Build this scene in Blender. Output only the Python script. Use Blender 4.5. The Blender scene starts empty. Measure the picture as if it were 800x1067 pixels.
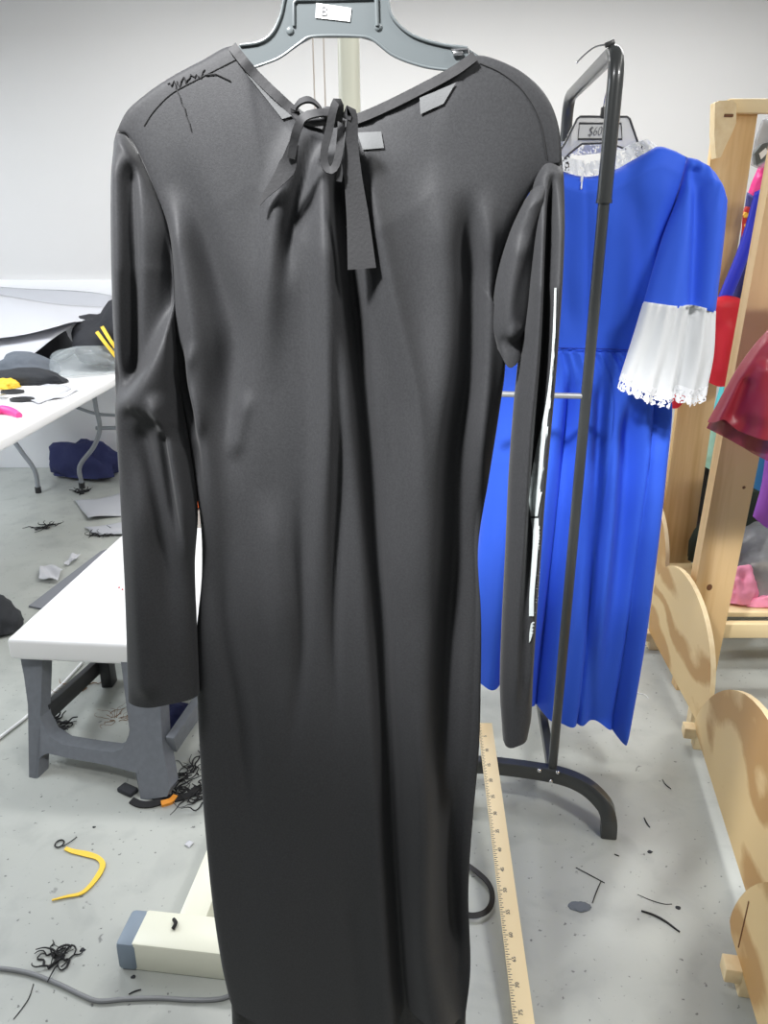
import bpy, bmesh, math, random
import numpy as np
from mathutils import Vector, Matrix

random.seed(7)
C = bpy.context.scene.collection
TH = math.radians(20.0); FPX = 800.0; CAMZ = 1.4
CT, ST = math.cos(TH), math.sin(TH)

# ------------------------------------------------------------------ geometry helpers
def P(px, py, Y):
    """world point at depth Y seen at photo pixel (px,py)"""
    dx = (px-400)/FPX; dv = (py-533.5)/FPX
    t = Y/(CT-dv*ST)
    return Vector((dx*t, Y, CAMZ-t*(ST+dv*CT)))

def F(px, py, z=0.0):
    """world point at height z seen at photo pixel"""
    dx = (px-400)/FPX; dv = (py-533.5)/FPX
    t = (CAMZ-z)/(ST+dv*CT)
    return Vector((dx*t, t*(CT-dv*ST), z))

def cr(pts, n):
    """smooth curve through pts (numpy [k,d]) sampled at n places by chord length"""
    p = np.asarray(pts, float)
    if len(p) == 2:
        t = np.linspace(0, 1, n)[:, None]
        return p[0]*(1-t)+p[1]*t
    d = np.sqrt(np.linalg.norm(np.diff(p, axis=0), axis=1))
    k = np.concatenate([[0], np.cumsum(d)])
    dens = []
    for i in range(len(p)-1):
        p1, p2 = p[i], p[i+1]
        m1 = (p[i+1]-p[i-1])/(k[i+1]-k[i-1]) if i > 0 else (p2-p1)/(k[1]-k[0])
        m2 = (p[i+2]-p[i])/(k[i+2]-k[i]) if i+2 < len(p) else (p2-p1)/(k[i+1]-k[i])
        h = k[i+1]-k[i]
        for s in np.linspace(0, 1, 24, endpoint=False):
            h00 = 2*s**3-3*s**2+1; h10 = s**3-2*s**2+s; h01 = -2*s**3+3*s**2; h11 = s**3-s**2
            dens.append(h00*p1+h10*h*m1+h01*p2+h11*h*m2)
    dens.append(p[-1]); dens = np.array(dens)
    L = np.concatenate([[0], np.cumsum(np.linalg.norm(np.diff(dens, axis=0), axis=1))])
    q = np.linspace(0, L[-1], n)
    return np.stack([np.interp(q, L, dens[:, j]) for j in range(dens.shape[1])], 1)

class MB:
    def __init__(self):
        self.bm = bmesh.new()
    def face(self, vs, mi=0):
        try:
            f = self.bm.faces.new(vs); f.material_index = mi; return f
        except ValueError:
            return None
    def grid(self, W, mi=0, flip=False):
        nv, nu = len(W), len(W[0])
        V = [[self.bm.verts.new(tuple(W[j][i])) for i in range(nu)] for j in range(nv)]
        for j in range(nv-1):
            for i in range(nu-1):
                q = [V[j][i], V[j][i+1], V[j+1][i+1], V[j+1][i]]
                self.face(q[::-1] if flip else q, mi)
        return V
    def tube(self, pts, r, n=10, caps=True, closed=False, mi=0):
        pts = [Vector(p) for p in pts]; m = len(pts)
        R = r if isinstance(r, (list, tuple, np.ndarray)) else [r]*m
        prev = None; rings = []
        for i in range(m):
            if closed:
                d = pts[(i+1) % m]-pts[i-1]
            else:
                d = pts[min(i+1, m-1)]-pts[max(i-1, 0)]
            d = d.normalized() if d.length > 1e-9 else Vector((0, 0, 1))
            if prev is None:
                a = Vector((0, 0, 1)) if abs(d.z) < .9 else Vector((1, 0, 0))
                x = d.cross(a).normalized()
            else:
                x = prev-d*prev.dot(d)
                x = x.normalized() if x.length > 1e-6 else d.orthogonal().normalized()
            prev = x; y = d.cross(x)
            rings.append([self.bm.verts.new(pts[i]+(x*math.cos(2*math.pi*k/n)+y*math.sin(2*math.pi*k/n))*R[i]) for k in range(n)])
        for i in range(m if closed else m-1):
            a, b = rings[i], rings[(i+1) % m]
            for k in range(n):
                self.face([a[k], a[(k+1) % n], b[(k+1) % n], b[k]], mi)
        if caps and not closed:
            self.face(rings[0][::-1], mi); self.face(rings[-1], mi)
    def ribbon(self, pts, w, nrm, th=.0015, mi=0):
        """flat strap along pts; w width(s); nrm face direction(s)"""
        pts = [Vector(p) for p in pts]; m = len(pts)
        Wd = w if isinstance(w, (list, tuple, np.ndarray)) else [w]*m
        N = nrm if isinstance(nrm, list) else [nrm]*m
        rings = []
        for i in range(m):
            d = (pts[min(i+1, m-1)]-pts[max(i-1, 0)]).normalized()
            n_ = Vector(N[i]); n_ = n_-d*n_.dot(d)
            n_ = n_.normalized() if n_.length > 1e-6 else d.orthogonal().normalized()
            s = d.cross(n_).normalized()*Wd[i]/2; n_ = n_*th/2
            rings.append([self.bm.verts.new(pts[i]+a) for a in (s+n_, -s+n_, -s-n_, s-n_)])
        for i in range(m-1):
            a, b = rings[i], rings[i+1]
            for k in range(4):
                self.face([a[k], a[(k+1) % 4], b[(k+1) % 4], b[k]], mi)
        self.face(rings[0][::-1], mi); self.face(rings[-1], mi)
    def prism(self, loop, d, mi=0, rim=None):
        """polygon loop (world points) extruded by vector d"""
        d = Vector(d); a = [self.bm.verts.new(Vector(p)) for p in loop]
        b = [self.bm.verts.new(Vector(p)+d) for p in loop]; n = len(a)
        self.face(a, mi); self.face(b[::-1], mi)
        for i in range(n):
            self.face([a[i], b[i], b[(i+1) % n], a[(i+1) % n]], mi if rim is None else rim)
    def box(self, c, s, rz=0, bev=0, seg=2, rot=None, mi=0):
        t = bmesh.new(); bmesh.ops.create_cube(t, size=1)
        bmesh.ops.scale(t, vec=Vector(s), verts=t.verts)
        if bev:
            bmesh.ops.bevel(t, geom=list(t.edges), offset=bev, segments=seg, profile=.5, affect='EDGES')
        M = Matrix.Translation(Vector(c)) @ (rot.to_4x4() if rot is not None else Matrix.Rotation(rz, 4, 'Z'))
        self.add(t, M, mi)
    def beam(self, a, b, w, h, up=(0, 0, 1), bev=.002, mi=0):
        """bar from a to b, width w sideways, h along up"""
        a, b = Vector(a), Vector(b); d = (b-a); L = d.length; d.normalize()
        u = Vector(up); u = (u-d*u.dot(d)).normalized(); s = d.cross(u)
        R = Matrix((d, s, u)).transposed()
        self.box((a+b)/2, (L, w, h), rot=R, bev=bev, mi=mi)
    def ball(self, c, s, sub=2, mi=0):
        t = bmesh.new(); bmesh.ops.create_icosphere(t, subdivisions=sub, radius=1)
        bmesh.ops.scale(t, vec=Vector(s), verts=t.verts)
        self.add(t, Matrix.Translation(Vector(c)), mi)
    def add(self, t, M, mi=0):
        mp = {v: self.bm.verts.new(M @ v.co) for v in t.verts}
        for f in t.faces:
            self.face([mp[v] for v in f.verts], mi)
        t.free()
    def build(self, name, mats, parent=None, smooth=True, angle=40, flat=False):
        bmesh.ops.recalc_face_normals(self.bm, faces=self.bm.faces)
        me = bpy.data.meshes.new(name); self.bm.to_mesh(me); self.bm.free()
        for m in (mats if isinstance(mats, (list, tuple)) else [mats]):
            me.materials.append(m)
        o = bpy.data.objects.new(name, me); C.objects.link(o)
        if smooth and not flat:
            me.shade_smooth()
            try:
                me.set_sharp_from_angle(angle=math.radians(angle))
            except Exception:
                pass
        if parent is not None:
            o.parent = parent
            o.matrix_parent_inverse = Matrix.Translation(-root_loc(parent))
        return o

def root_loc(p):
    v = Vector(p.location)
    return v

def tag(o, label=None, cat=None, group=None, kind=None):
    if label: o['label'] = label
    if cat: o['category'] = cat
    if group: o['group'] = group
    if kind: o['kind'] = kind
    return o

def thing(name, label, cat, loc, group=None):
    o = bpy.data.objects.new(name, None); C.objects.link(o)
    o.location = loc; o.empty_display_size = .05
    return tag(o, label, cat, group)

def text_obj(name, body, size, origin, xdir, ydir, m, parent, extrude=.0004, shear=0, bold=0, xs=1):
    cu = bpy.data.curves.new(name, 'FONT'); cu.body = body; cu.size = size
    cu.align_x = 'CENTER'; cu.align_y = 'CENTER'; cu.extrude = extrude; cu.shear = shear; cu.offset = bold
    cu.resolution_u = 3
    t = bpy.data.objects.new(name+'_tmp', cu); C.objects.link(t)
    me = bpy.data.meshes.new_from_object(t); bpy.data.objects.remove(t); bpy.data.curves.remove(cu)
    x = Vector(xdir).normalized(); y = Vector(ydir); y = (y-x*y.dot(x)).normalized(); z = x.cross(y)
    M = Matrix((x, y, z)).transposed().to_4x4(); M.translation = Vector(origin)
    me.transform(M @ Matrix.Diagonal((xs, 1, 1, 1))); me.materials.clear(); me.materials.append(m)
    o = bpy.data.objects.new(name, me); C.objects.link(o)
    o.parent = parent; o.matrix_parent_inverse = Matrix.Translation(-root_loc(parent))
    return o

# ------------------------------------------------------------------ materials
MATS = {}
def mat(name, col, rough=.6, metal=0, sheen=0, bump=None, var=None, coat=0, alpha=1, spec=.5, trans=0):
    """bump=(scale,strength[,distance]); var=(scale, other colour, amount)"""
    m = bpy.data.materials.new(name); m.use_nodes = True; nt = m.node_tree
    b = nt.nodes['Principled BSDF']
    b.inputs['Base Color'].default_value = (*col, 1); b.inputs['Roughness'].default_value = rough
    b.inputs['Metallic'].default_value = metal; b.inputs['Specular IOR Level'].default_value = spec
    if sheen:
        b.inputs['Sheen Weight'].default_value = sheen; b.inputs['Sheen Roughness'].default_value = .4
    if coat: b.inputs['Coat Weight'].default_value = coat
    if trans: b.inputs['Transmission Weight'].default_value = trans
    b.inputs['Alpha'].default_value = alpha
    tc = nt.nodes.new('ShaderNodeTexCoord')
    if bump:
        n = nt.nodes.new('ShaderNodeTexNoise'); n.inputs['Scale'].default_value = bump[0]; n.inputs['Detail'].default_value = 4
        nt.links.new(tc.outputs['Object'], n.inputs['Vector'])
        bp = nt.nodes.new('ShaderNodeBump'); bp.inputs['Strength'].default_value = bump[1]
        bp.inputs['Distance'].default_value = bump[2] if len(bump) > 2 else .002
        nt.links.new(n.outputs['Fac'], bp.inputs['Height']); nt.links.new(bp.outputs['Normal'], b.inputs['Normal'])
    if var:
        n = nt.nodes.new('ShaderNodeTexNoise'); n.inputs['Scale'].default_value = var[0]; n.inputs['Detail'].default_value = 6
        nt.links.new(tc.outputs['Object'], n.inputs['Vector'])
        r = nt.nodes.new('ShaderNodeValToRGB'); r.color_ramp.elements[0].position = .5-.25*var[2]*1.2
        r.color_ramp.elements[1].position = .5+.25
        r.color_ramp.elements[0].color = (*col, 1); r.color_ramp.elements[1].color = (*var[1], 1)
        nt.links.new(n.outputs['Fac'], r.inputs['Fac']); nt.links.new(r.outputs['Color'], b.inputs['Base Color'])
    MATS[name] = m
    return m

def s2l(*c):
    return tuple(((x/255)/12.92 if x/255 <= .04045 else ((x/255+.055)/1.055)**2.4) for x in c)

def wood_mat(name, c1, c2, axis='Z', ring=9, stretch=.08, rough=.6, knots=0, noise=2.4, mid=.5, fine=.5):
    m = bpy.data.materials.new(name); m.use_nodes = True; nt = m.node_tree; L = nt.links.new
    b = nt.nodes['Principled BSDF']; b.inputs['Roughness'].default_value = rough
    tc = nt.nodes.new('ShaderNodeTexCoord'); mp = nt.nodes.new('ShaderNodeMapping')
    sc = [1, 1, 1]; sc['XYZ'.index(axis)] = stretch; mp.inputs['Scale'].default_value = sc
    L(tc.outputs['Object'], mp.inputs['Vector'])
    n1 = nt.nodes.new('ShaderNodeTexNoise'); n1.inputs['Scale'].default_value = noise; n1.inputs['Detail'].default_value = 2
    L(mp.outputs['Vector'], n1.inputs['Vector'])
    mul = nt.nodes.new('ShaderNodeMath'); mul.operation = 'MULTIPLY'; mul.inputs[1].default_value = ring
    L(n1.outputs['Fac'], mul.inputs[0])
    fr = nt.nodes.new('ShaderNodeMath'); fr.operation = 'PINGPONG'; fr.inputs[1].default_value = .5
    L(mul.outputs[0], fr.inputs[0])
    n2 = nt.nodes.new('ShaderNodeTexNoise'); n2.inputs['Scale'].default_value = 60; n2.inputs['Detail'].default_value = 3
    L(mp.outputs['Vector'], n2.inputs['Vector'])
    mx = nt.nodes.new('ShaderNodeMath'); mx.operation = 'MULTIPLY_ADD'; mx.inputs[1].default_value = fine; 
    L(n2.outputs['Fac'], mx.inputs[0]); L(fr.outputs[0], mx.inputs[2])
    r = nt.nodes.new('ShaderNodeValToRGB'); e = r.color_ramp.elements
    e[0].position = .2; e[0].color = (*c2, 1); e[1].position = mid; e[1].color = (*c1, 1)
    L(mx.outputs[0], r.inputs['Fac'])
    out = r.outputs['Color']
    if knots:
        v = nt.nodes.new('ShaderNodeTexVoronoi'); v.inputs['Scale'].default_value = knots; 
        L(tc.outputs['Object'], v.inputs['Vector'])
        rr = nt.nodes.new('ShaderNodeValToRGB'); rr.color_ramp.elements[0].position = .05; rr.color_ramp.elements[0].color = (0, 0, 0, 1)
        rr.color_ramp.elements[1].position = .11; rr.color_ramp.elements[1].color = (1, 1, 1, 1)
        L(v.outputs['Distance'], rr.inputs['Fac'])
        mix = nt.nodes.new('ShaderNodeMixRGB'); mix.inputs['Color1'].default_value = (*s2l(120, 78, 45), 1)
        L(rr.outputs['Color'], mix.inputs['Fac']); L(out, mix.inputs['Color2']); out = mix.outputs['Color']
    L(out, b.inputs['Base Color'])
    bp = nt.nodes.new('ShaderNodeBump'); bp.inputs['Strength'].default_value = .12; bp.inputs['Distance'].default_value = .001
    L(mx.outputs[0], bp.inputs['Height']); L(bp.outputs['Normal'], b.inputs['Normal'])
    return m

def floor_tone():
    m = bpy.data.materials.new('painted_concrete'); m.use_nodes = True; nt = m.node_tree; L = nt.links.new
    b = nt.nodes['Principled BSDF']; tc = nt.nodes.new('ShaderNodeTexCoord')
    def noise(s, d=5, dist=0):
        n = nt.nodes.new('ShaderNodeTexNoise'); n.inputs['Scale'].default_value = s; n.inputs['Detail'].default_value = d
        n.inputs['Distortion'].default_value = dist; L(tc.outputs['Object'], n.inputs['Vector']); return n.outputs['Fac']
    def ramp(f, p0, c0, p1, c1):
        r = nt.nodes.new('ShaderNodeValToRGB'); r.color_ramp.elements[0].position = p0; r.color_ramp.elements[1].position = p1
        r.color_ramp.elements[0].color = (*c0, 1); r.color_ramp.elements[1].color = (*c1, 1); L(f, r.inputs['Fac']); return r.outputs['Color']
    def mul(a, c):
        x = nt.nodes.new('ShaderNodeMixRGB'); x.blend_type = 'MULTIPLY'; x.inputs['Fac'].default_value = 1
        L(a, x.inputs['Color1']); L(c, x.inputs['Color2']); return x.outputs['Color']
    base = ramp(noise(1.6, 6, .6), .3, s2l(164, 167, 162), .7, s2l(180, 183, 177))
    blot = ramp(noise(9, 6, .4), .32, (.86, .86, .87), .5, (1, 1, 1))
    speck = ramp(noise(70, 3), .27, (.35, .35, .36), .33, (1, 1, 1))
    speck2 = ramp(noise(28, 2, 1.5), .2, (.45, .45, .46), .27, (1, 1, 1))
    col = mul(mul(mul(base, blot), speck), speck2)
    L(col, b.inputs['Base Color'])
    rr = ramp(noise(4, 5), .3, (.3, .3, .3), .7, (.48, .48, .48)); L(rr, b.inputs['Roughness'])
    bp = nt.nodes.new('ShaderNodeBump'); bp.inputs['Strength'].default_value = .08; bp.inputs['Distance'].default_value = .002
    L(noise(40, 5), bp.inputs['Height']); L(bp.outputs['Normal'], b.inputs['Normal'])
    return m

def lace_mat(name, col, scale=160, thr=.32):
    m = bpy.data.materials.new(name); m.use_nodes = True; nt = m.node_tree; L = nt.links.new
    b = nt.nodes['Principled BSDF']; b.inputs['Base Color'].default_value = (*col, 1); b.inputs['Roughness'].default_value = .8
    tc = nt.nodes.new('ShaderNodeTexCoord'); v = nt.nodes.new('ShaderNodeTexVoronoi'); v.inputs['Scale'].default_value = scale
    L(tc.outputs['Object'], v.inputs['Vector'])
    n = nt.nodes.new('ShaderNodeTexNoise'); n.inputs['Scale'].default_value = scale*.35; L(tc.outputs['Object'], n.inputs['Vector'])
    a = nt.nodes.new('ShaderNodeMath'); a.operation = 'ADD'; L(v.outputs['Distance'], a.inputs[0]); L(n.outputs['Fac'], a.inputs[1])
    g = nt.nodes.new('ShaderNodeMath'); g.operation = 'GREATER_THAN'; g.inputs[1].default_value = thr+.5
    L(a.outputs[0], g.inputs[0])
    inv = nt.nodes.new('ShaderNodeMath'); inv.operation = 'SUBTRACT'; inv.inputs[0].default_value = 1; L(g.outputs[0], inv.inputs[1])
    L(inv.outputs[0], b.inputs['Alpha'])
    return m

BLK = mat('black_satin_knit', (.030, .0303, .0325), .6, sheen=.08, bump=(700, .25, .0006), var=(420, (.042, .0428, .0455), .7), spec=.2)
BLK2 = mat('black_binding', (.026, .026, .028), .7, bump=(300, .3, .001))
BLKIN = mat('black_lining', (.012, .012, .013), .6, bump=(60, .5, .004))
LIGHT_THRU = mat('painted_light_through', (.11, .113, .116), .8, bump=(500, .3, .001))  # opaque grey, paints light coming through a single cloth layer
BONE = mat('off_white_print', s2l(198, 205, 205), .6, bump=(120, .3, .001))
THREAD = mat('black_thread', (.012, .012, .013), .8)
HANGP = mat('charcoal_plastic', s2l(92, 98, 100), .38, bump=(40, .05))
LABEL = mat('label_paper', s2l(232, 233, 233), .7)
INK = mat('ink', (.12, .12, .13), .8)
CREAM = mat('cream_enamel', s2l(232, 232, 214), .35, var=(3, s2l(224, 224, 206), .5))
CAP = mat('blue_grey_plastic', s2l(128, 142, 156), .5)
TUBE = mat('black_enamel_tube', (.045, .048, .048), .33, coat=.3, bump=(8, .05))
STEEL = mat('bright_steel', (.75, .75, .76), .25, metal=1)
CHROME = mat('zinc_tube', (.52, .53, .54), .35, metal=.7)
BLUE = mat('royal_blue_crepe', s2l(54, 98, 222), .7, sheen=.1, bump=(350, .25, .0008), var=(2, s2l(50, 93, 216), .5), spec=.25)
WHITE = mat('white_chiffon', s2l(222, 224, 226), .8, bump=(90, .3, .002))
LACE = lace_mat('white_lace', s2l(242, 243, 246), 210, .68)
CLEARP = mat('smoky_clear_plastic', s2l(205, 205, 205), .2, alpha=.45)
DARKP = mat('dark_plastic_edge', (.05, .05, .05), .35)
PINE = wood_mat('pine_board', s2l(226, 192, 140), s2l(204, 164, 108), 'Z', 7, .06, .6, 0)
PINEX = wood_mat('pine_board_long', s2l(234, 212, 166), s2l(215, 186, 136), 'X', 7, .06, .6)
PLY = wood_mat('plywood_face', s2l(226, 196, 142), s2l(190, 148, 92), 'Y', 5.5, .55, .55, 0, 2.6, .34, .12)
PLYE = mat('plywood_edge', s2l(238, 218, 176), .7, var=(30, s2l(222, 195, 148), .8))
KNOT = mat('wood_knot', s2l(112, 72, 42), .7)
RULERM = wood_mat('maple_ruler', s2l(234, 214, 172), s2l(226, 200, 152), 'Y', 6, .05, .5)
WALL = mat('painted_plaster', s2l(214, 214, 213), .85, bump=(60, .05, .001), var=(.5, s2l(208, 207, 206), .5))
PANEL = mat('white_wall_panel', s2l(232, 233, 236), .6)
FLOOR = floor_tone()
WPL = mat('white_plastic_top', s2l(240, 240, 240), .45, bump=(200, .06, .001))
GPL = mat('grey_plastic', s2l(104, 108, 114), .5, var=(60, s2l(112, 116, 122), .4))
DPL = mat('dark_plastic', (.025, .026, .028), .5)
GLEG = mat('grey_leg_paint', s2l(138, 143, 148), .4)
PAPER = mat('white_paper', s2l(192, 193, 198), .8, bump=(20, .1, .003))
PAPERG = mat('grey_paper', s2l(180, 182, 188), .8, bump=(20, .1, .003))
NAVY = mat('navy_cloth', s2l(42, 48, 92), .85, bump=(60, .6, .006))
DKCLOTH = mat('charcoal_cloth', s2l(46, 48, 52), .85, bump=(50, .6, .006))
GRCLOTH = mat('grey_cloth', s2l(98, 104, 112), .85, bump=(50, .6, .006))
YEL = mat('yellow_ribbon', s2l(240, 200, 62), .55, bump=(120, .3, .001))
ORANGE = mat('orange_cloth', s2l(250, 110, 50), .7)
PINK = mat('hot_pink_plastic', s2l(255, 80, 160), .4)
BAG = mat('clear_plastic_film', s2l(206, 214, 216), .18, alpha=.3, bump=(25, .9, .01))
CABLE = mat('grey_cable', s2l(128, 130, 132), .45)
RED = mat('red_cloth', s2l(212, 30, 44), .55, bump=(60, .3, .003))
SUIT = mat('dark_blue_stretch', s2l(48, 50, 120), .6, bump=(300, .2, .001))
RBL = mat('bright_blue_satin', s2l(40, 50, 200), .4)
MAGENTA = mat('magenta_foil_cloth', s2l(226, 60, 140), .35, bump=(30, .6, .006))
TEAL = mat('turquoise_cloth', s2l(96, 200, 212), .6, bump=(120, .4, .003))
MINT = mat('mint_cloth', s2l(176, 226, 212), .7, bump=(60, .3, .003))
PURPLE = mat('purple_cloth', s2l(150, 80, 190), .6, bump=(60, .3, .003))
WINE = mat('wine_satin', s2l(158, 44, 58), .42, sheen=.0, bump=(160, .2, .001))
WINET = mat('wine_tulle', s2l(150, 46, 66), .8, alpha=.72, bump=(400, .4, .002))
PKCL = mat('pale_pink_cloth', s2l(240, 150, 180), .7, bump=(50, .5, .005))
SMOKE = mat('grey_film', s2l(150, 152, 156), .3, alpha=.55, bump=(25, .9, .01))
BROWN = mat('dark_brown_cloth', s2l(58, 48, 48), .8, bump=(50, .5, .005))
EMBR = mat('emblem_red', s2l(190, 50, 50), .5)
EMBY = mat('emblem_yellow', s2l(235, 185, 70), .5)

# ------------------------------------------------------------------ cloth
def polydist(x, y, pts):
    """signed distance and 0..1 position along polyline for arrays x,y"""
    p = cr(pts, 40)
    best = np.full(x.shape, 1e9); sg = np.zeros(x.shape); pos = np.zeros(x.shape)
    n = len(p)-1
    for i in range(n):
        a, b = p[i], p[i+1]; d = b-a; L2 = max(d@d, 1e-9)
        t = np.clip(((x-a[0])*d[0]+(y-a[1])*d[1])/L2, 0, 1)
        qx, qy = x-(a[0]+t*d[0]), y-(a[1]+t*d[1])
        dd = np.hypot(qx, qy); m = dd < best
        best = np.where(m, dd, best); sg = np.where(m, np.sign(d[0]*(y-a[1])-d[1]*(x-a[0])), sg); pos = np.where(m, (i+t)/n, pos)
    return best, sg, pos

def fold_field(x, y, folds):
    D = np.zeros(x.shape)
    for f in folds:
        kind, pts, w, A = f[:4]; t0, t1 = (f[4] if len(f) > 4 else (.2, .2))
        d, s, q = polydist(x, y, pts)
        tp = np.ones(x.shape)
        if t0 > 0: tp = tp*np.clip(q/t0, 0, 1)
        if t1 > 0: tp = tp*np.clip((1-q)/t1, 0, 1)
        tp = tp*tp*(3-2*tp)
        if kind == 'r':
            D += A*np.exp(-(d/w)**2)*tp
        else:                                   # step: positive side is nearer
            D += A*np.tanh(d*s/(w*.18))*np.exp(-(d/w)**2)*tp
    return D

def coons(top, bot, left, right, nu, nv):
    T, B = cr(top, nu), cr(bot, nu); L, R = cr(left, nv), cr(right, nv)
    u = np.linspace(0, 1, nu)[None, :, None]; v = np.linspace(0, 1, nv)[:, None, None]
    S = (1-v)*T[None]+v*B[None]+(1-u)*L[:, None]+u*R[:, None] \
        - ((1-u)*(1-v)*T[0]+u*(1-v)*T[-1]+(1-u)*v*B[0]+u*v*B[-1])
    return S

FOLDK = 1.0
def garment(mb, top, bot, left, right, Y, nu, nv, bf, bb, folds=(), taper=.12, noise=0, mi=0, pleats=None, back=True, power=.6):
    """closed cloth shell: photo outline carried to depth Y, near and far faces bulging by bf/bb metres"""
    S = coons(top, bot, left, right, nu, nv)
    x, y = S[..., 0], S[..., 1]
    u = np.linspace(0, 1, nu)[None, :]*np.ones((nv, 1)); v = np.linspace(0, 1, nv)[:, None]*np.ones((1, nu))
    e = np.clip(1-(2*u-1)**2, 0, 1)**power
    tp = np.clip(v/taper, 0, 1) if taper > 0 else np.ones_like(v)
    tp = np.sqrt(tp)
    ed = np.clip(e*2.2, 0, 1)
    D = FOLDK*fold_field(x, y, folds)*ed
    if pleats is not None:
        D = D+pleats(u, v)*np.clip(e*1.6, 0, 1)
    if noise:
        D = D+noise*(np.sin(x*.05+1.3*np.sin(y*.021))+np.sin(y*.037+x*.013))*e*tp
    Yf = (Y(x, y) if callable(Y) else np.full(x.shape, float(Y)))
    dx = (x-400)/FPX; dv = (y-533.5)/FPX; t = Yf/(CT-dv*ST)
    X = dx*t; Z = CAMZ-t*(ST+dv*CT)
    Wf = np.stack([X, Yf-bf*e*tp-D*np.maximum(tp, .3), Z], -1)
    V1 = mb.grid(Wf, mi)
    if back:
        Wb = np.stack([X, Yf+bb*e*tp, Z], -1)
        Wb[:, 0] = Wf[:, 0]; Wb[:, -1] = Wf[:, -1]; Wb[0] = Wf[0]
        V2 = mb.grid(Wb, mi, True)
        bmesh.ops.remove_doubles(mb.bm, verts=[w for row in (V1+V2) for w in row if w.is_valid], dist=1e-6)
    return Wf

def bil(W, u, v):
    nv, nu = W.shape[:2]; a = min(max(u, 0), 1)*(nu-1); b = min(max(v, 0), 1)*(nv-1)
    i = min(int(a), nu-2); j = min(int(b), nv-2); a -= i; b -= j
    return (W[j, i]*(1-a)+W[j, i+1]*a)*(1-b)+(W[j+1, i]*(1-a)+W[j+1, i+1]*a)*b

def proj(p):
    """photo pixel of a world point"""
    x, y, z = p; z -= CAMZ
    t = y*CT-z*ST
    return 400+FPX*x/t, 533.5+FPX*(-(z*CT)-y*ST)/t

def near_on(W, px, py, off=.0015):
    """point of a cloth sheet W lying under photo pixel, lifted off"""
    key = id(W)
    if key not in _pc:
        p = W.reshape(-1, 3); z = p[:, 2]-CAMZ; t = p[:, 1]*CT-z*ST
        _pc[key] = (np.stack([400+FPX*p[:, 0]/t, 533.5-FPX*(z*CT+p[:, 1]*ST)/t], 1), p)
    q, p = _pc[key]
    d = np.hypot(q[:, 0]-px, q[:, 1]-py); k = np.argsort(d)[:4]; w = 1/(d[k]+.3)**2
    Yv = float((p[k, 1]*w).sum()/w.sum())
    return P(px, py, Yv-off)
_pc = {}

# ------------------------------------------------------------------ the room
def struct(name, mb, m, **k):
    o = mb.build(name, m, **k); o['kind'] = 'structure'; return o
mb = MB(); mb.box((0, 1.6, -.05), (7.2, 6.6, .1)); struct('floor', mb, FLOOR, flat=True)
mb = MB(); mb.box((0, 4.75, 1.5), (7.2, .1, 3.0)); struct('wall_back', mb, WALL, flat=True)
mb = MB(); mb.box((-3.55, 1.65, 1.5), (.1, 6.1, 3.0)); struct('wall_left', mb, WALL, flat=True)
mb = MB(); mb.box((3.55, 1.65, 1.5), (.1, 6.1, 3.0)); struct('wall_right', mb, WALL, flat=True)
mb = MB(); mb.box((-2.2, 4.68, .57), (2.6, .04, 1.14), bev=.004); struct('trim_1', mb, PANEL)
mb = MB(); mb.box((0.5, 4.685, .05), (2.7, .03, .1), bev=.004); struct('baseboard_back', mb, PANEL)

# ------------------------------------------------------------------ the black dress
YD = .89
dress = thing('black_dress', 'long black long-sleeved dress hung back to front on a charcoal hanger, tied at the neck', 'dress', (-.03, YD, .2))
body_top = [(121, 138), (132, 116), (152, 98), (175, 82), (210, 63), (243, 48), (262, 72), (286, 96), (314, 120), (345, 129), (374, 122), (402, 110), (440, 91), (473, 73), (494, 58), (520, 63), (548, 78), (570, 101), (582, 132), (586, 172)]
body_left = [(121, 138), (132, 142), (144, 160), (160, 197), (174, 235), (180, 275), (180, 355), (184, 404), (193, 440), (202, 500), (209, 545), (210, 600), (204, 670), (206, 740), (211, 830), (220, 930), (230, 1000), (238, 1037)]
body_right = [(586, 172), (568, 178), (547, 208), (530, 245), (517, 290), (511, 335), (517, 362), (526, 378), (520, 430), (509, 500), (498, 570), (501, 640), (501, 700), (499, 780), (492, 860), (488, 930), (490, 1010), (484, 1064)]
body_bot = [(238, 1037), (250, 1049), (290, 1059), (335, 1061), (380, 1056), (405, 1062), (420, 1052), (440, 1046), (460, 1052), (484, 1064)]
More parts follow.
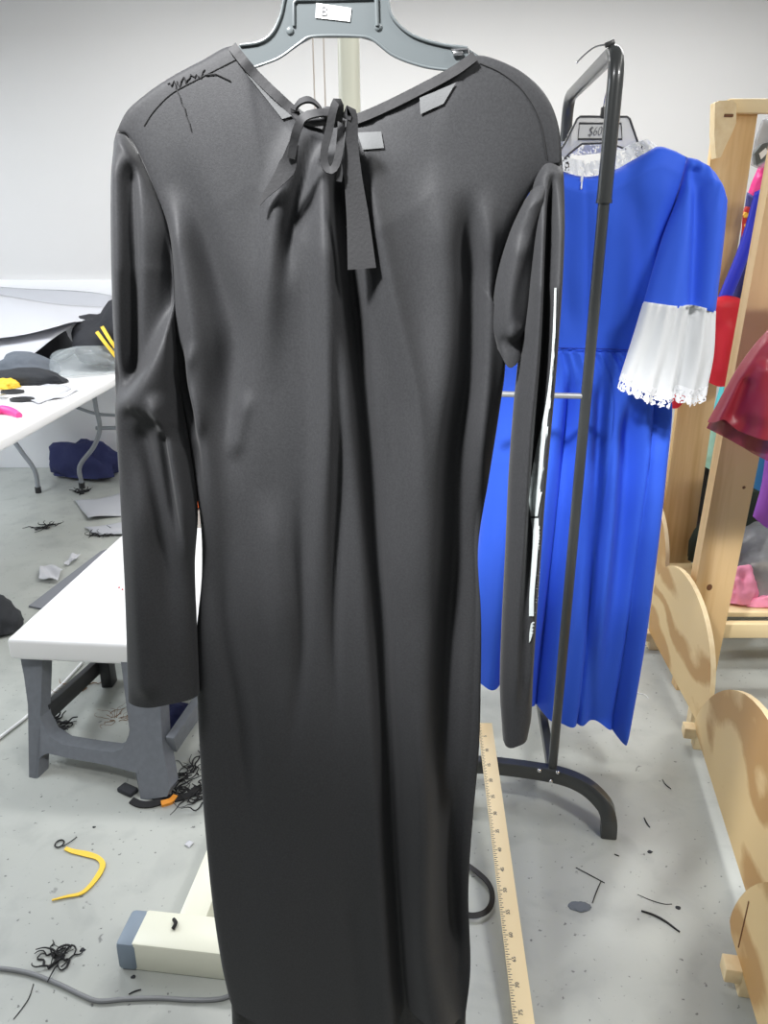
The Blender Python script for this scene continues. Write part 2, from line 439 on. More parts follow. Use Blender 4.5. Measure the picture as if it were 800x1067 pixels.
folds = [
    ('r', [(353, 165), (360, 250), (371, 352), (380, 442), (388, 540), (395, 640), (403, 774), (409, 880), (416, 990), (421, 1060)], 9, -.020, (.04, 0)),
    ('s', [(357, 200), (371, 352), (382, 442), (390, 540), (397, 640), (405, 774), (411, 880), (418, 990), (423, 1060)], 30, .006, (.1, 0)),
    ('r', [(341, 150), (342, 285), (345, 420), (336, 560), (330, 700)], 13, .014, (.05, .5)),
    ('r', [(350, 300), (353, 400), (354, 500), (350, 640), (352, 800)], 6, -.007, (.2, .4)),
    ('r', [(372, 130), (384, 217), (402, 310), (425, 411), (434, 520), (436, 640)], 15, .013, (.06, .4)),
    ('s', [(376, 140), (388, 217), (407, 310), (430, 411), (438, 520)], 30, -.006, (.1, .3)),
    ('r', [(332, 140), (318, 190), (306, 240), (298, 310)], 8, -.007, (.05, .4)),
    ('r', [(318, 130), (296, 200), (284, 300), (280, 420)], 14, .008, (.05, .5)),
    ('r', [(180, 140), (206, 220), (226, 285), (243, 345), (240, 420), (244, 520)], 18, -.014, (.5, .4)),
    ('r', [(176, 190), (196, 270), (206, 340), (212, 420), (222, 520), (232, 640)], 14, .012, (.15, .4)),
    ('r', [(190, 350), (196, 400), (206, 450), (214, 520)], 6, -.010, (.2, .3)),
    ('r', [(206, 350), (200, 390), (212, 430), (205, 470)], 6, .006, (.2, .3)),
    ('r', [(262, 400), (252, 440), (244, 480)], 8, .005, (.3, .3)),
    ('r', [(482, 190), (492, 290), (489, 380), (474, 465), (465, 600), (458, 726), (453, 850)], 15, -.017, (.15, .15)),
    ('r', [(505, 190), (505, 300), (503, 390), (498, 470), (496, 560)], 10, .010, (.2, .3)),
    ('r', [(452, 160), (462, 260), (462, 380), (452, 500), (446, 640)], 18, .009, (.2, .4)),
    ('r', [(315, 480), (318, 580), (316, 680), (300, 820)], 8, -.006, (.3, .4)),
    ('r', [(282, 500), (292, 600), (300, 700)], 14, .006, (.3, .4)),
    ('r', [(232, 520), (240, 640), (258, 760), (262, 900)], 12, -.008, (.3, .4)),
    ('s', [(482, 420), (468, 580), (460, 700), (454, 845), (456, 960), (474, 1060)], 44, .013, (.3, 0)),
    ('r', [(440, 700), (438, 850), (440, 980), (455, 1062)], 14, .010, (.3, 0)),
    ('r', [(478, 800), (470, 900), (474, 1000)], 8, -.008, (.3, .2)),
    ('r', [(300, 850), (290, 950), (294, 1050)], 24, .005, (.4, 0)),
    ('r', [(360, 880), (372, 980), (378, 1060)], 18, -.005, (.4, 0)),
]
FOLDK = 1.45
mb = MB()
WB = garment(mb, body_top, body_bot, body_left, body_right, YD, 130, 240, .024, .055, folds, taper=.16, noise=.0008, power=.5)
mb.build('body', BLK, dress, angle=180)
FOLDK = 1.15
mb = MB()
garment(mb, [(240, 1012), (300, 1022), (360, 1024), (420, 1022), (486, 1020)], [(243, 1100), (300, 1118), (360, 1112), (420, 1120), (484, 1108)],
        [(240, 1012), (243, 1100)], [(486, 1020), (484, 1108)], YD+.012, 90, 20, .02, .03, taper=0,
        pleats=lambda u, v: .008*np.sin(u*70)*v+.006*np.sin(u*31+1), back=True)
mb.build('hem_lining', BLKIN, dress, angle=180)['label'] = 'dark crushed lining below the hem'

# sleeves
sl = [(121, 138), (117, 220), (118, 320), (121, 420), (126, 520), (131, 620), (134, 727)]
sr = [(144, 160), (162, 200), (177, 247), (181, 300), (183, 350), (188, 410), (198, 470), (206, 530), (203, 590), (205, 650), (208, 722)]
mb = MB()
WS = garment(mb, [(121, 138), (132, 141), (144, 160)], [(134, 727), (160, 725), (185, 721), (208, 721)], sl, sr, lambda x, y: YD+.004-.016*np.clip((y-150)/130, 0, 1), 50, 170, .028, .03, [
    ('s', [(196, 290), (178, 335), (160, 375), (136, 410), (128, 430)], 42, -.020, (.0, .2)),
    ('r', [(128, 150), (129, 260), (130, 400), (134, 520)], 9, .008, (.1, .3)),
    ('r', [(142, 165), (144, 260), (140, 360), (137, 408)], 7, -.012, (.1, .1)),
    ('r', [(150, 430), (166, 500), (178, 580), (190, 680)], 9, -.012, (.1, .5)),
    ('r', [(168, 400), (186, 470), (196, 520), (200, 600)], 7, .012, (.1, .4)),
    ('r', [(176, 440), (184, 520), (196, 570)], 5, -.010, (.1, .4)),
    ('r', [(150, 480), (152, 580), (158, 700)], 14, .009, (.3, 0)),
], taper=.02, power=.5)
s1 = mb.build('sleeve', BLK, dress, angle=180)
rl = [(553, 186), (552, 250), (549, 310), (541, 372), (535, 430), (530, 500), (527, 570), (523, 650), (521, 720), (524, 771)]
rr_ = [(586, 172), (587, 240), (583, 320), (577, 400), (568, 500), (561, 600), (555, 690), (553, 740), (549, 762)]
mb = MB()
WR = garment(mb, [(553, 186), (566, 168), (586, 172)], [(524, 771), (536, 763), (549, 762)], rl, rr_, lambda x, y: YD+.016-.036*np.clip((y-168)/130, 0, 1), 40, 170, .030, .03, [
    ('r', [(571, 175), (567, 260), (563, 360), (556, 450), (548, 560), (543, 640)], 3.8, -.018, (.1, .35)),
    ('r', [(559, 190), (557, 260), (553, 360), (545, 450), (540, 540), (534, 640), (532, 740)], 5, .008, (.1, .1)),
    ('r', [(579, 190), (577, 300), (569, 420), (560, 520), (551, 640), (546, 740)], 5, .008, (.1, .1)),
], taper=.02, power=.45)
s2 = mb.build('sleeve', BLK, dress, angle=180)
mb = MB()
garment(mb, [(547, 208), (556, 196), (572, 186)], [(517, 362), (528, 380), (546, 366)], [(547, 208), (530, 245), (517, 290), (511, 335), (517, 362)],
        [(572, 186), (560, 250), (556, 310), (546, 366)], YD-.012, 30, 50, .022, .02, [('r', [(540, 240), (527, 310), (530, 360)], 9, .006, (.2, .2)), ('s', [(520, 345), (532, 352), (545, 340)], 14, -.004)], taper=.1)
g_ = mb.build('underarm_gusset', BLK, dress, angle=180)
FOLDK = 1.0
# appliqued bones down the outer edge of the right sleeve
mb = MB()
def bone(lft, rgt):
    a, b = cr(lft, 60), cr(rgt, 60); W = []
    for p, q in zip(a, b):
        row = [near_on(WR, p[0]+(q[0]-p[0])*k/4, p[1]+(q[1]-p[1])*k/4, .0022) for k in range(5)]
        W.append(row)
    mb.grid(W)
bone([(577.5, 300), (576.5, 330), (574.5, 370), (571, 405), (565, 440), (558, 470), (553, 500), (551, 520), (553, 538)], [(579.5, 300), (579, 330), (577.5, 370), (575, 405), (571.5, 440), (569.5, 470), (567, 500), (563, 520), (560, 538)])
bone([(553, 540), (555, 560), (553.5, 590), (551.5, 620), (551, 642)], [(561, 540), (561, 560), (559, 590), (556.5, 620), (556, 642)])
bone([(560, 548), (561, 580), (559, 610), (557, 640)], [(562.5, 548), (563, 580), (561.5, 610), (559, 640)])
bone([(553, 650), (551.5, 660), (551, 670)], [(557, 646), (556, 656), (552.5, 668)])
mb.build('bone_print', BONE, s2)['label'] = 'white skeleton bones down the sleeve'
# seams, binding, opaque grey patches painting light through the cloth
def on_body(px, py, off=.002):
    return near_on(WB, px, py, off)
mb = MB()
left_edge = [(243, 47), (262, 71), (286, 95), (314, 119), (338, 128)]
right_edge = [(352, 127), (374, 121), (402, 109), (440, 90), (473, 72), (494, 57)]
for e in (left_edge, right_edge):
    mb.ribbon([on_body(*p, off=.004) for p in cr(np.array(e)+np.array((0, 3)), 30)], .0095, (0, -1, .15), .007)
mb.build('neck_binding', BLK2, dress)
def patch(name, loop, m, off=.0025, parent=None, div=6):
    """thin painted patch following the near face; loop = four corners"""
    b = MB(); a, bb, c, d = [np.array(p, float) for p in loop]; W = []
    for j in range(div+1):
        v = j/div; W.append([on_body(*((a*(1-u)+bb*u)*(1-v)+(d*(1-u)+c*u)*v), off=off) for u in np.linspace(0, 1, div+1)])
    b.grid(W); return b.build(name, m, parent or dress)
patch('painted_light_patch', [(256, 76), (276, 94), (310, 119), (294, 124)], LIGHT_THRU)['label'] = 'painted light through the cloth, grey triangle left of the knot'
patch('painted_light_patch', [(437, 102), (475, 86), (462, 108), (438, 119)], LIGHT_THRU)['label'] = 'painted light through the cloth, grey patch under the right neckline'
patch('painted_light_patch', [(372, 138), (397, 137), (400, 154), (378, 156)], LIGHT_THRU)['label'] = 'painted light through the cloth, small grey patch right of the bow'
for ln in ([(150, 131), (160, 116), (178, 98), (205, 83), (246, 62)], [(144, 160), (160, 197), (174, 235), (180, 275)], [(547, 208), (530, 245), (517, 290), (511, 335), (517, 362)], [(500, 66), (522, 76), (545, 95), (562, 125), (570, 166)]):
    mb = MB(); mb.tube([on_body(*p, off=.0004) for p in cr(ln, 30)], .0007, 6); mb.build('seam', THREAD, dress)
mb = MB(); zz = []
for k in range(26):
    t = k/25; zz.append((175+t*37+random.uniform(-1.5, 1.5), 91-t*15+random.uniform(-5, 6)))
mb.tube([on_body(*p, off=.001) for p in zz], .0006, 5)
mb.tube([on_body(*p, off=.0015) for p in [(183, 92), (187, 100), (189, 108), (192, 112), (194, 121), (197, 128), (199, 136)]], .0006, 5)
mb.tube([on_body(*p, off=.0015) for p in [(214, 78), (225, 77), (240, 84)]], .0007, 5)
mb.build('repair_stitching', THREAD, dress)['label'] = 'ragged dark mending stitches on the left shoulder'

# bow at the neck
bow = thing('bow', None, None, (0, 0, 0)); bpy.data.objects.remove(bow)
def bp(px, py, d): return P(px, py, YD-.032-d)
mb = MB(); mb.box(bp(345, 122, .012), (.020, .016, .018), bev=.005, rz=.2)
knot = mb.build('knot', BLK2, dress)
def strap(name, pts, w, nrm=(0, -1, 0), th=.0022, n=40):
    m_ = MB(); q = cr([list(bp(*p)) for p in pts], n)
    ww = cr([[a, 0] for a in w], n)[:, 0] if isinstance(w, list) else w
    m_.ribbon(list(map(Vector, q)), ww, nrm, th); return m_.build(name, BLK2, knot)
strap('bow_loop', [(343, 126, .02), (325, 128, .026), (312, 124, .022), (307, 116, .02), (312, 107, .024), (322, 104, .024), (331, 110, .018), (336, 120, .012)], .009, (.2, -.6, .8))
strap('bow_loop', [(345, 118, .02), (330, 118, .03), (316, 123, .032), (310, 134, .028), (306, 148, .022), (303, 165, .018)], .0085, (.3, -.8, .6))
strap('bow_loop', [(352, 128, .018), (354, 112, .03), (351, 105, .034), (347, 115, .034), (343, 135, .03), (338, 156, .026), (338, 170, .024), (343, 178, .024), (349, 174, .024), (353, 160, .024), (355, 140, .022), (356, 122, .018)], .0075, (.1, -.9, .3))
strap('tail', [(306, 150, .02), (300, 172, .013), (288, 190, .010), (276, 204, .008), (270, 214, .008)], [.010, .016, .018, .010, .002], (0, -1, .1))
strap('tail', [(303, 165, .016), (305, 180, .012), (300, 195, .010), (296, 208, .010)], [.008, .014, .012, .012], (0, -1, .1))
strap('tail', [(361, 124, .026), (364, 114, .028), (367, 122, .026), (366, 150, .02), (368, 185, .016), (373, 230, .012), (377, 280, .010)], [.008, .009, .010, .012, .018, .026, .030], (0, -1, .05))
strap('tie_end', [(352, 168, .024), (354, 178, .022), (353, 189, .02)], .006)['label'] = 'grey frayed end below the bow'

# its hanger
YH = YD+.006
hang = thing('clothes_hanger', 'charcoal plastic hanger with a white B sticker, inside the black dress', 'hanger', P(350, 40, YH))
up = [(-1, 0), ]
outer = [(150, 128), (185, 88), (225, 62), (250, 47), (270, 44), (283, 35), (292, 17), (299, -10), (312, -22), (388, -22), (402, -6), (409, 18), (428, 36), (458, 46), (487, 50), (520, 72), (545, 100), (562, 128)]
inner = [(552, 134), (520, 98), (494, 74), (468, 73), (440, 69), (410, 58), (389, 42), (376, 38), (325, 38), (312, 45), (291, 60), (268, 69), (235, 80), (195, 108), (160, 136)]
mb = MB()
mb.prism([P(x, y, YH) for x, y in outer+inner], (0, .007, 0))
mb.build('frame', HANGP, hang, angle=30)
mb = MB()
mb.tube([P(x, y, YH-.001) for x, y in cr(outer[3:15], 60)], .0016, 8)
mb.tube([P(x, y, YH-.001) for x, y in cr(inner[2:13], 60)], .0014, 8)
mb.build('rim', HANGP, hang)
mb = MB()
rec = [(306, 2), (392, 0), (393, 25), (307, 27)]
mb.tube([P(x, y, YH-.001) for x, y in [(306, 27), (306, 3), (309, 0), (391, -2)]], .0016, 8)
mb.tube([P(x, y, YH-.0015) for x, y in [(393, 27), (392, -3)]], .0022, 8)
mb.ball(P(302, 32, YH-.0005), (.004, .0015, .004)); mb.ball(P(394, 28, YH-.0005), (.004, .0015, .004))
mb.build('recess_rib', HANGP, hang)
mb = MB(); mb.box(P(477, 56, YH-.002), (.010, .004, .004), bev=.001)
mb.tube([P(x, y, YH-.002) for x, y in [(470, 52), (488, 51), (489, 60)]], .001, 6)
mb.build('strap_clip', STEEL, hang)
lab = [P(329.5, 3, YH-.001), P(366, 8.5, YH-.001), P(364.5, 22.5, YH-.001), P(328.5, 18.5, YH-.001)]
mb = MB(); mb.prism([Vector(p)+Vector((0, -.0002, 0)) for p in lab], (0, .0006, 0)); st = mb.build('sticker', LABEL, hang, flat=True)
st['label'] = 'white rectangular sticker'
xd = lab[1]-lab[0]
text_obj('sticker_letter', 'B', .012, (lab[0]*.76+lab[1]*.24)*.5+(lab[3]*.76+lab[2]*.24)*.5+Vector((0, -.0008, 0)), xd, (0, 0, 1), mat('faint_ink', s2l(150, 150, 152), .8), st)
mb = MB()
tp = P(350, -22, YH+.003)
hk = [tp, tp+Vector((0, 0, .02)), tp+Vector((0, .005, .045))]
for k in range(9):
    a = -math.pi*.5+k/8*math.pi*1.25
    hk.append(tp+Vector((0, .0+.024*math.cos(a+math.pi) if False else .024*math.sin(k/8*math.pi*1.1)+0, .05+.024*(1-math.cos(k/8*math.pi*1.1)))))
mb.tube(cr([list(p) for p in hk], 40), .0022, 8); mb.build('hook', STEEL, hang)
topz = tp.z+.05+.046; hookx = tp.x

# cream stand that carries the hanger
stand = thing('garment_stand', 'cream enamelled steel stand with a tall pole behind the black dress', 'stand', (-.05, 1.36, 0))
px_ = P(366, 80, 1.36).x
mb = MB(); mb.tube([(px_+.012, 1.36, .06), (px_, 1.36, 1.0), (px_-.004, 1.36, topz+.02)], .017, 20); mb.build('pole', CREAM, stand)
mb = MB(); mb.tube([(px_-.004, 1.37, topz+.02-.02), (px_-.005, 1.2, topz-.0105), (hookx, .86, topz-.0105)], .008, 12)
mb.tube([(hookx, .865, topz-.0105), (hookx, .858, topz+.004)], .008, 12); mb.build('top_arm', CREAM, stand)
a = F(143, 998); e0 = F(118, 975, .0)
L0 = Vector((-.520, 1.182, .036)); L1 = Vector((-.12, 1.135, .036))
mb = MB(); mb.beam(L0+Vector((.02, 0, 0)), L1, .085, .072, bev=.006)
mb.build('base_beam', CREAM, stand)
mb = MB(); mb.beam(L0+Vector((-.012, .0015, 0)), L0+Vector((.03, -.003, 0)), .088, .072, bev=.01); mb.build('end_cap', CAP, stand)['label'] = 'blue-grey plastic end cap'
mb = MB(); mb.beam(Vector((-.40, 1.19, .034)), Vector((-.355, 1.62, .034)), .06, .066, bev=.006); mb.build('base_beam', CREAM, stand)
mb = MB(); mb.beam(Vector((-.39, 1.36, .034)), Vector((px_+.06, 1.36, .034)), .06, .066, bev=.006); mb.build('base_beam', CREAM, stand)
for xx in (327, 338):
    mb = MB(); q = P(xx, 40, 1.37)
    mb.tube([(q.x, 1.345, topz-.012), (q.x+.002, 1.345, 1.3), (q.x+.004, 1.345, 1.15)], .0012, 6)
    mb.tube([(q.x, 1.345, topz-.012), (px_-.004, 1.345, topz-.004)], .0012, 6)
    mb.build('hanging_cord', mat('beige_cord', s2l(205, 195, 185), .8) if 'beige_cord' not in MATS else MATS['beige_cord'], stand)

# ------------------------------------------------------------------ black garment rack
rack = thing('garment_rack', 'black tubular steel garment rack carrying the blue dress', 'garment rack', (.45, 1.9, 0))
N0 = Vector((.430, 1.62, .10)); NT = Vector((.431, 1.62, 1.720)); FT = Vector((.481, 2.25, 1.730)); F0 = Vector((.49, 2.25, .10))
def arc(a, c, b, n=7):
    return [a*(1-t)**2+c*2*t*(1-t)+b*t*t for t in np.linspace(0, 1, n)]
d = (FT-NT).normalized(); rb = .06
zj = P(632, 209, 1.62).z
path = [Vector((.4305, 1.62, zj))]+arc(NT-Vector((0, 0, rb)), NT, NT+d*rb)+arc(FT-d*rb, FT, FT-Vector((0, 0, rb)))+[Vector((.4815, 2.25, zj))]
mb = MB(); mb.tube(path, .0148, 18); mb.build('top_rail', TUBE, rack)
for (b, x, y) in ((N0, .4305, 1.62), (F0, .4815, 2.25)):
    mb = MB(); mb.tube([b, Vector((x, y, zj+.02))], .0115, 16)
    mb.tube([Vector((x, y, zj-.005)), Vector((x, y, zj+.002))], .0158, 16)
    mb.build('upright', TUBE, rack)
def foot(c, mir=1):
    m_ = MB(); x, y = c.x, c.y
    pts = [Vector((x-.285, y+.02, .0)), Vector((x-.285, y+.022, .05)), Vector((x-.25, y+.03, .092)), Vector((x-.17, y+.03, .1)), Vector((x, y-.005, .1)), Vector((x+.07, y-.045, .098)), Vector((x+.112, y-.085, .075)), Vector((x+.122, y-.105, .045)), Vector((x+.124, y-.11, .0))]
    q = list(map(Vector, cr([list(p) for p in pts], 50)))
    # rectangular tube section swept along the foot
    rings = []
    side = Vector((.16, 1, 0)).normalized()
    for i, p in enumerate(q):
        dd = (q[min(i+1, 49)]-q[max(i-1, 0)]).normalized(); u_ = side.cross(dd)
        s_ = dd.cross(u_).normalized(); u_.normalize()
        rings.append([m_.bm.verts.new(p+s_*a*.015+u_*b*.019) for a, b in ((-1, -.8), (-.8, -1), (.8, -1), (1, -.8), (1, .8), (.8, 1), (-.8, 1), (-1, .8))])
    for r0, r1 in zip(rings, rings[1:]):
        for k in range(8): m_.face([r0[k], r0[(k+1) % 8], r1[(k+1) % 8], r1[k]])
    m_.face(rings[0]); m_.face(rings[-1])
    return m_.build('foot', TUBE, rack)
foot(N0); foot(F0)
mb = MB(); mb.beam((.432, 1.63, .10), (.489, 2.24, .10), .022, .03); mb.build('bottom_bar', TUBE, rack)
for (x, y) in ((562, 803), (581, 805), (574, 814)):
    q = P(x, y, 1.594); mb = MB(); mb.ball(q, (.0055, .004, .0055)); mb.build('bolt', STEEL, rack)
c0 = P(609, 413, 1.62)
mb = MB(); mb.tube([c0+Vector((.012, 0, 0)), Vector((.19, 1.632, c0.z+.004))], .0065, 12); mb.build('cross_bar', CHROME, rack)

# ------------------------------------------------------------------ blue dress
def YB(x, y): return 1.80-(x-600)*.0007
bdress = thing('blue_dress', 'royal blue long dress with white ruffled cuffs on the black rack', 'dress', (.42, 1.8, .15))
top = [(500, 190), (525, 174), (550, 168), (568, 172), (590, 180), (613, 184), (640, 177), (662, 165), (684, 153), (700, 156), (716, 164)]
waist = [(520, 364), (560, 362), (600, 363), (640, 364), (672, 366)]
mb = MB()
WBB = garment(mb, top, waist, [(500, 190), (515, 260), (520, 364)], [(716, 164), (705, 205), (690, 250), (684, 300), (672, 366)], YB, 80, 70, .05, .06, [
    ('r', [(606, 182), (607, 260), (606, 362)], 3, -.006, (.02, .02)),
    ('r', [(616, 200), (640, 260), (650, 350)], 20, .006), ('r', [(590, 200), (585, 280), (590, 350)], 8, -.007),
    ('r', [(690, 170), (676, 250), (668, 340)], 14, .008), ('r', [(655, 190), (664, 270), (660, 350)], 10, -.006),
    ('r', [(560, 200), (565, 280), (560, 350)], 12, .006)], taper=.1, power=.5)
mb.build('bodice', BLUE, bdress, angle=180)
def skpl(u, v):
    g = np.clip(v*6, 0, 1)
    p1 = 1.6*np.sqrt(np.abs(np.sin(u*13.5+.5+.25*np.sin(v*3)))+.02)-1.1
    return (.014+.016*v)*(.25+.75*g)*(p1+.35*np.sin(u*37+2+v)) + .005*np.sin(u*90)*np.exp(-v*14)
mb = MB()
hem = [(486, 699), (505, 705), (524, 712), (545, 723), (565, 733), (588, 742), (606, 743), (618, 742), (634, 753), (651, 767)]
skl = [(520, 364), (508, 450), (498, 560), (486, 699)]
skr = [(672, 366), (690, 392), (698, 420), (693, 480), (684, 560), (669, 670), (651, 769)]
WSK = garment(mb, waist, hem, skl, skr, YB, 150, 110, .055, .07, [
    ('r', [(654, 400), (650, 500), (638, 640), (624, 742)], 11, -.04, (.15, 0)),
    ('r', [(678, 430), (670, 540), (656, 660), (642, 755)], 10, .02, (.15, 0)),
    ('r', [(622, 380), (618, 500), (612, 640), (610, 745)], 7, -.022, (.1, 0)),
    ('r', [(590, 380), (586, 520), (566, 660), (560, 735)], 6, -.02, (.1, 0)),
    ('r', [(630, 390), (628, 520), (618, 640), (606, 742)], 9, .016, (.15, 0))], taper=0, pleats=skpl, power=.35)
mb.build('skirt', BLUE, bdress, angle=180)
mb = MB(); mb.tube([near_on(WSK, x, y, .002) for x, y in cr(waist, 60)], .0012, 6); mb.build('waist_seam', mat('blue_seam', s2l(24, 52, 160), .8), bdress)
def bsleeve(mx):
    ys = YB(mx(716, 164), 0)+.008
    f = (lambda pts: [(mx(x, y), y) for x, y in pts])
    o = (lambda a, b: (a, b)) if mx(1, 0) > mx(0, 0) else (lambda a, b: (b, a))
    m_ = MB(); t_ = f([(716, 164), (726, 166), (738, 174), (748, 192), (751, 212)]); bt = f([(671, 316), (700, 319), (714, 318), (743, 326)])
    l_ = f([(716, 164), (706, 205), (690, 250), (671, 316)]); r_ = f([(751, 212), (749, 262), (743, 326)])
    if mx(1, 0) < mx(0, 0): t_, bt, l_, r_ = t_[::-1], bt[::-1], r_, l_
    garment(m_, t_, bt, l_, r_, lambda x, y: ys-.05*np.clip((y-180)/136, 0, 1), 50, 60, .055, .05, [
        ('r', f([(722, 172), (718, 240), (714, 316)]), 7, -.022, (.05, 0)), ('r', f([(735, 180), (736, 250), (730, 318)]), 9, .012, (.1, 0)),
        ('r', f([(711, 185), (704, 240), (690, 314)]), 9, .010, (.1, 0))], taper=.12, power=.45, pleats=lambda u, v: .005*np.sin(u*45)*np.exp(-v*9))
    s = m_.build('sleeve', BLUE, bdress, angle=180)
    m_ = MB(); t_ = f([(671, 314), (700, 317), (714, 316), (744, 324)]); bt = f([(645, 396), (662, 404), (685, 412), (700, 408), (716, 411), (734, 408)])
    l_ = f([(671, 314), (660, 350), (645, 396)]); r_ = f([(744, 324), (742, 368), (734, 408)])
    if mx(1, 0) < mx(0, 0): t_, bt, l_, r_ = t_[::-1], bt[::-1], r_, l_
    Wc = garment(m_, t_, bt, l_, r_, lambda x, y: ys-.068-.02*(y-316)/90, 60, 30, .045, .045, [
        ('r', f([(716, 318), (708, 360), (700, 408)]), 8, -.018, (.02, 0))], taper=0, power=.45,
        pleats=lambda u, v: .006*np.sin(u*26+1)*(.4+v)+.004*np.sin(u*60)*np.exp(-v*6))
    m_.build('cuff', WHITE, s, angle=180)['label'] = 'white ruffled cuff'
    m_ = MB(); W = []
    for k in range(7):
        row = []
        for i in range(60):
            p = Wc[-1, i]; pu = Wc[-6, i]; dn = (p-pu)/max(np.linalg.norm(p-pu), 1e-6)
            row.append(p+dn*(-.018+.034*k/6+(.003*math.sin(i*1.3) if k == 6 else 0))+np.array((0, -.002-.004*math.sin(i*.9)*k/6, 0)))
        W.append(row)
    m_.grid(W); m_.build('cuff_lace', LACE, s, angle=180)['label'] = 'white lace edging of the cuff'
bsleeve(lambda x, y: x); bsleeve(lambda x, y: 1214-x-75*min(max((y-230)/166, 0), 1))
mb = MB()
lo = cr([(560, 168), (588, 179), (613, 184), (640, 177), (662, 165), (685, 152)], 60); hi = cr([(562, 156), (588, 163), (612, 168), (634, 164), (655, 151), (675, 145)], 60)
W = []
for k in range(7):
    row = []
    for i in range(60):
        p = lo[i]*(1-k/6)+hi[i]*k/6
        q = near_on(WBB, lo[i][0], lo[i][1]+2, .003); z = P(p[0], p[1], q.y-.006+.004*k/6)
        row.append(z)
    W.append(row)
mb.grid(W); mb.build('lace_collar', LACE, bdress, angle=180)['label'] = 'white lace collar'
mb = MB()
lo2 = cr([(562, 166), (590, 163), (620, 160), (650, 155), (680, 151)], 40); hi2 = cr([(566, 150), (590, 147), (620, 146), (650, 146), (676, 146)], 40)
mb.grid([[P(*(lo2[i]*(1-k/5)+hi2[i]*k/5), 1.86) for i in range(40)] for k in range(6)])
mb.build('front_collar', LACE, bdress, angle=180)['label'] = 'far side of the lace collar'
mb = MB(); mb.box(near_on(WBB, 606, 187, .007), (.005, .004, .010), bev=.001); mb.tube([near_on(WBB, 606, 190, .006), near_on(WBB, 605.5, 197, .006)], .0016, 8); mb.build('zip_pull', LABEL, bdress)

# its hanger with the price
YH2 = 1.81
h2 = thing('clothes_hanger', 'smoky clear plastic hanger with a handwritten $6000 price card, in the blue dress', 'hanger', P(628, 140, YH2))
ho = [(560, 184), (575, 168), (588, 150), (601, 124), (604, 121.5), (653, 121.5), (656, 124), (665, 150), (682, 164), (700, 174)]
hi_ = [(698, 182), (676, 170), (654, 156), (634, 149), (606, 150), (592, 161), (566, 190)]
win = [(603.5, 128.5), (647, 128.5), (648, 145), (602, 145)]
mb = MB(); mb.prism([P(x, y, YH2) for x, y in ho+hi_], (0, .004, 0)); mb.build('frame', CLEARP, h2, angle=30)
mb = MB()
mb.tube([P(x, y, YH2) for x, y in ho], .0024, 8); mb.tube([P(x, y, YH2) for x, y in hi_], .0022, 8)
mb.tube([P(x, y, YH2-.001) for x, y in win], .0022, 8, closed=True); mb.build('dark_edge', DARKP, h2)
mb = MB(); mb.prism([P(x, y, YH2-.001) for x, y in win], (0, .0015, 0)); card = mb.build('price_card', mat('card_grey', s2l(205, 205, 203), .8), h2, flat=True)
text_obj('price', '$6000', .0265, P(624, 137, YH2-.0022), (1, 0, .03), (0, 0, 1), INK, card, shear=.3, bold=-.0005, xs=.72)
mb = MB(); mb.box(P(628.5, 117.5, YH2+.002), (.011, .010, .022), bev=.002); mb.build('hook_socket', DARKP, h2)
mb = MB()
yk = 1.665
hk = [P(628.5, 112, YH2+.002), P(632, 95, 1.78), P(643, 74, 1.69), P(648, 58, yk), P(643, 49, yk), P(633, 46.5, yk), P(620, 49, yk), P(609, 57, yk), P(601, 65, yk)]
mb.tube(cr([list(p) for p in hk], 60), .0015, 8); mb.ball(hk[-1], (.0022, .0022, .0022)); hko = mb.build('hook', STEEL, h2)
mb = MB(); mb.beam(P(630, 47.5, yk-.002), P(640, 43, yk-.002), .009, .009, bev=.002); mb.build('hook_sleeve', DARKP, hko)

# ------------------------------------------------------------------ plywood half rounds, right edge
def half_round(label, a, b, h, base, tens, pw=.8, th=.014, low=.0, skew=0):
    a, b = Vector((*a, 0)), Vector((*b, 0)); dr = b-a; nrm = Vector((dr.y, -dr.x, 0)).normalized()
    if nrm.x < 0: nrm = -nrm
    t_ = thing('plywood_half_round', label, 'plywood panel', (a+b)/2, 'plywood half rounds standing in a row')
    prof = [(0.02, 0), (0.0, base*.5), (0.0, base)]
    for k in range(1, 30):
        q = math.pi*(1-k/30); prof.append((.5+.5*math.cos(q)+skew*math.sin(q), base+(h-base)*math.sin(q)**pw))
    prof += [(1.0, base), (1.0, base*.5), (.98, 0)]
    m_ = MB(); m_.prism([a+dr*u+Vector((0, 0, z+.065)) for u, z in prof], nrm*th, 0, rim=1)
    m_.build('panel', [PLY, PLYE], t_, angle=30)
    for u, z in tens:
        c = a+dr*u+Vector((0, 0, .0335)); m_ = MB(); m_.beam(c+nrm*.001, c+nrm*.036, .035, .067, bev=.003); m_.build('foot_block', PLYE, t_)
        if z: m_ = MB(); q = c+Vector((0, 0, .018)); m_.beam(q-nrm*.03, q+nrm*.002, .038, .034, bev=.003); m_.build('tenon', PLYE, t_)
    return t_
HR = 'plywood half-round panel '
half_round(HR+'at the back, half hidden behind the blue dress', (1.05, 3.15), (1.01, 2.52), .40, .14, [(.2, 0), (.8, 0)])
half_round(HR+'in front of the leaning pine post, second from the back', (.945, 2.44), (.904, 1.83), .345, .085, [(.03, 1), (.8, 0)])
half_round(HR+'with dark blotches, third from the back', (.892, 1.862), (.664, .67), .395, .03, [(.0, 1), (.9, 0)], 1.7)
hd = half_round(HR+'nearest the camera in the lower right corner', (.706, 1.188), (.545, .26), .40, .025, [(.095, 1), (.9, 0)], 1.4)

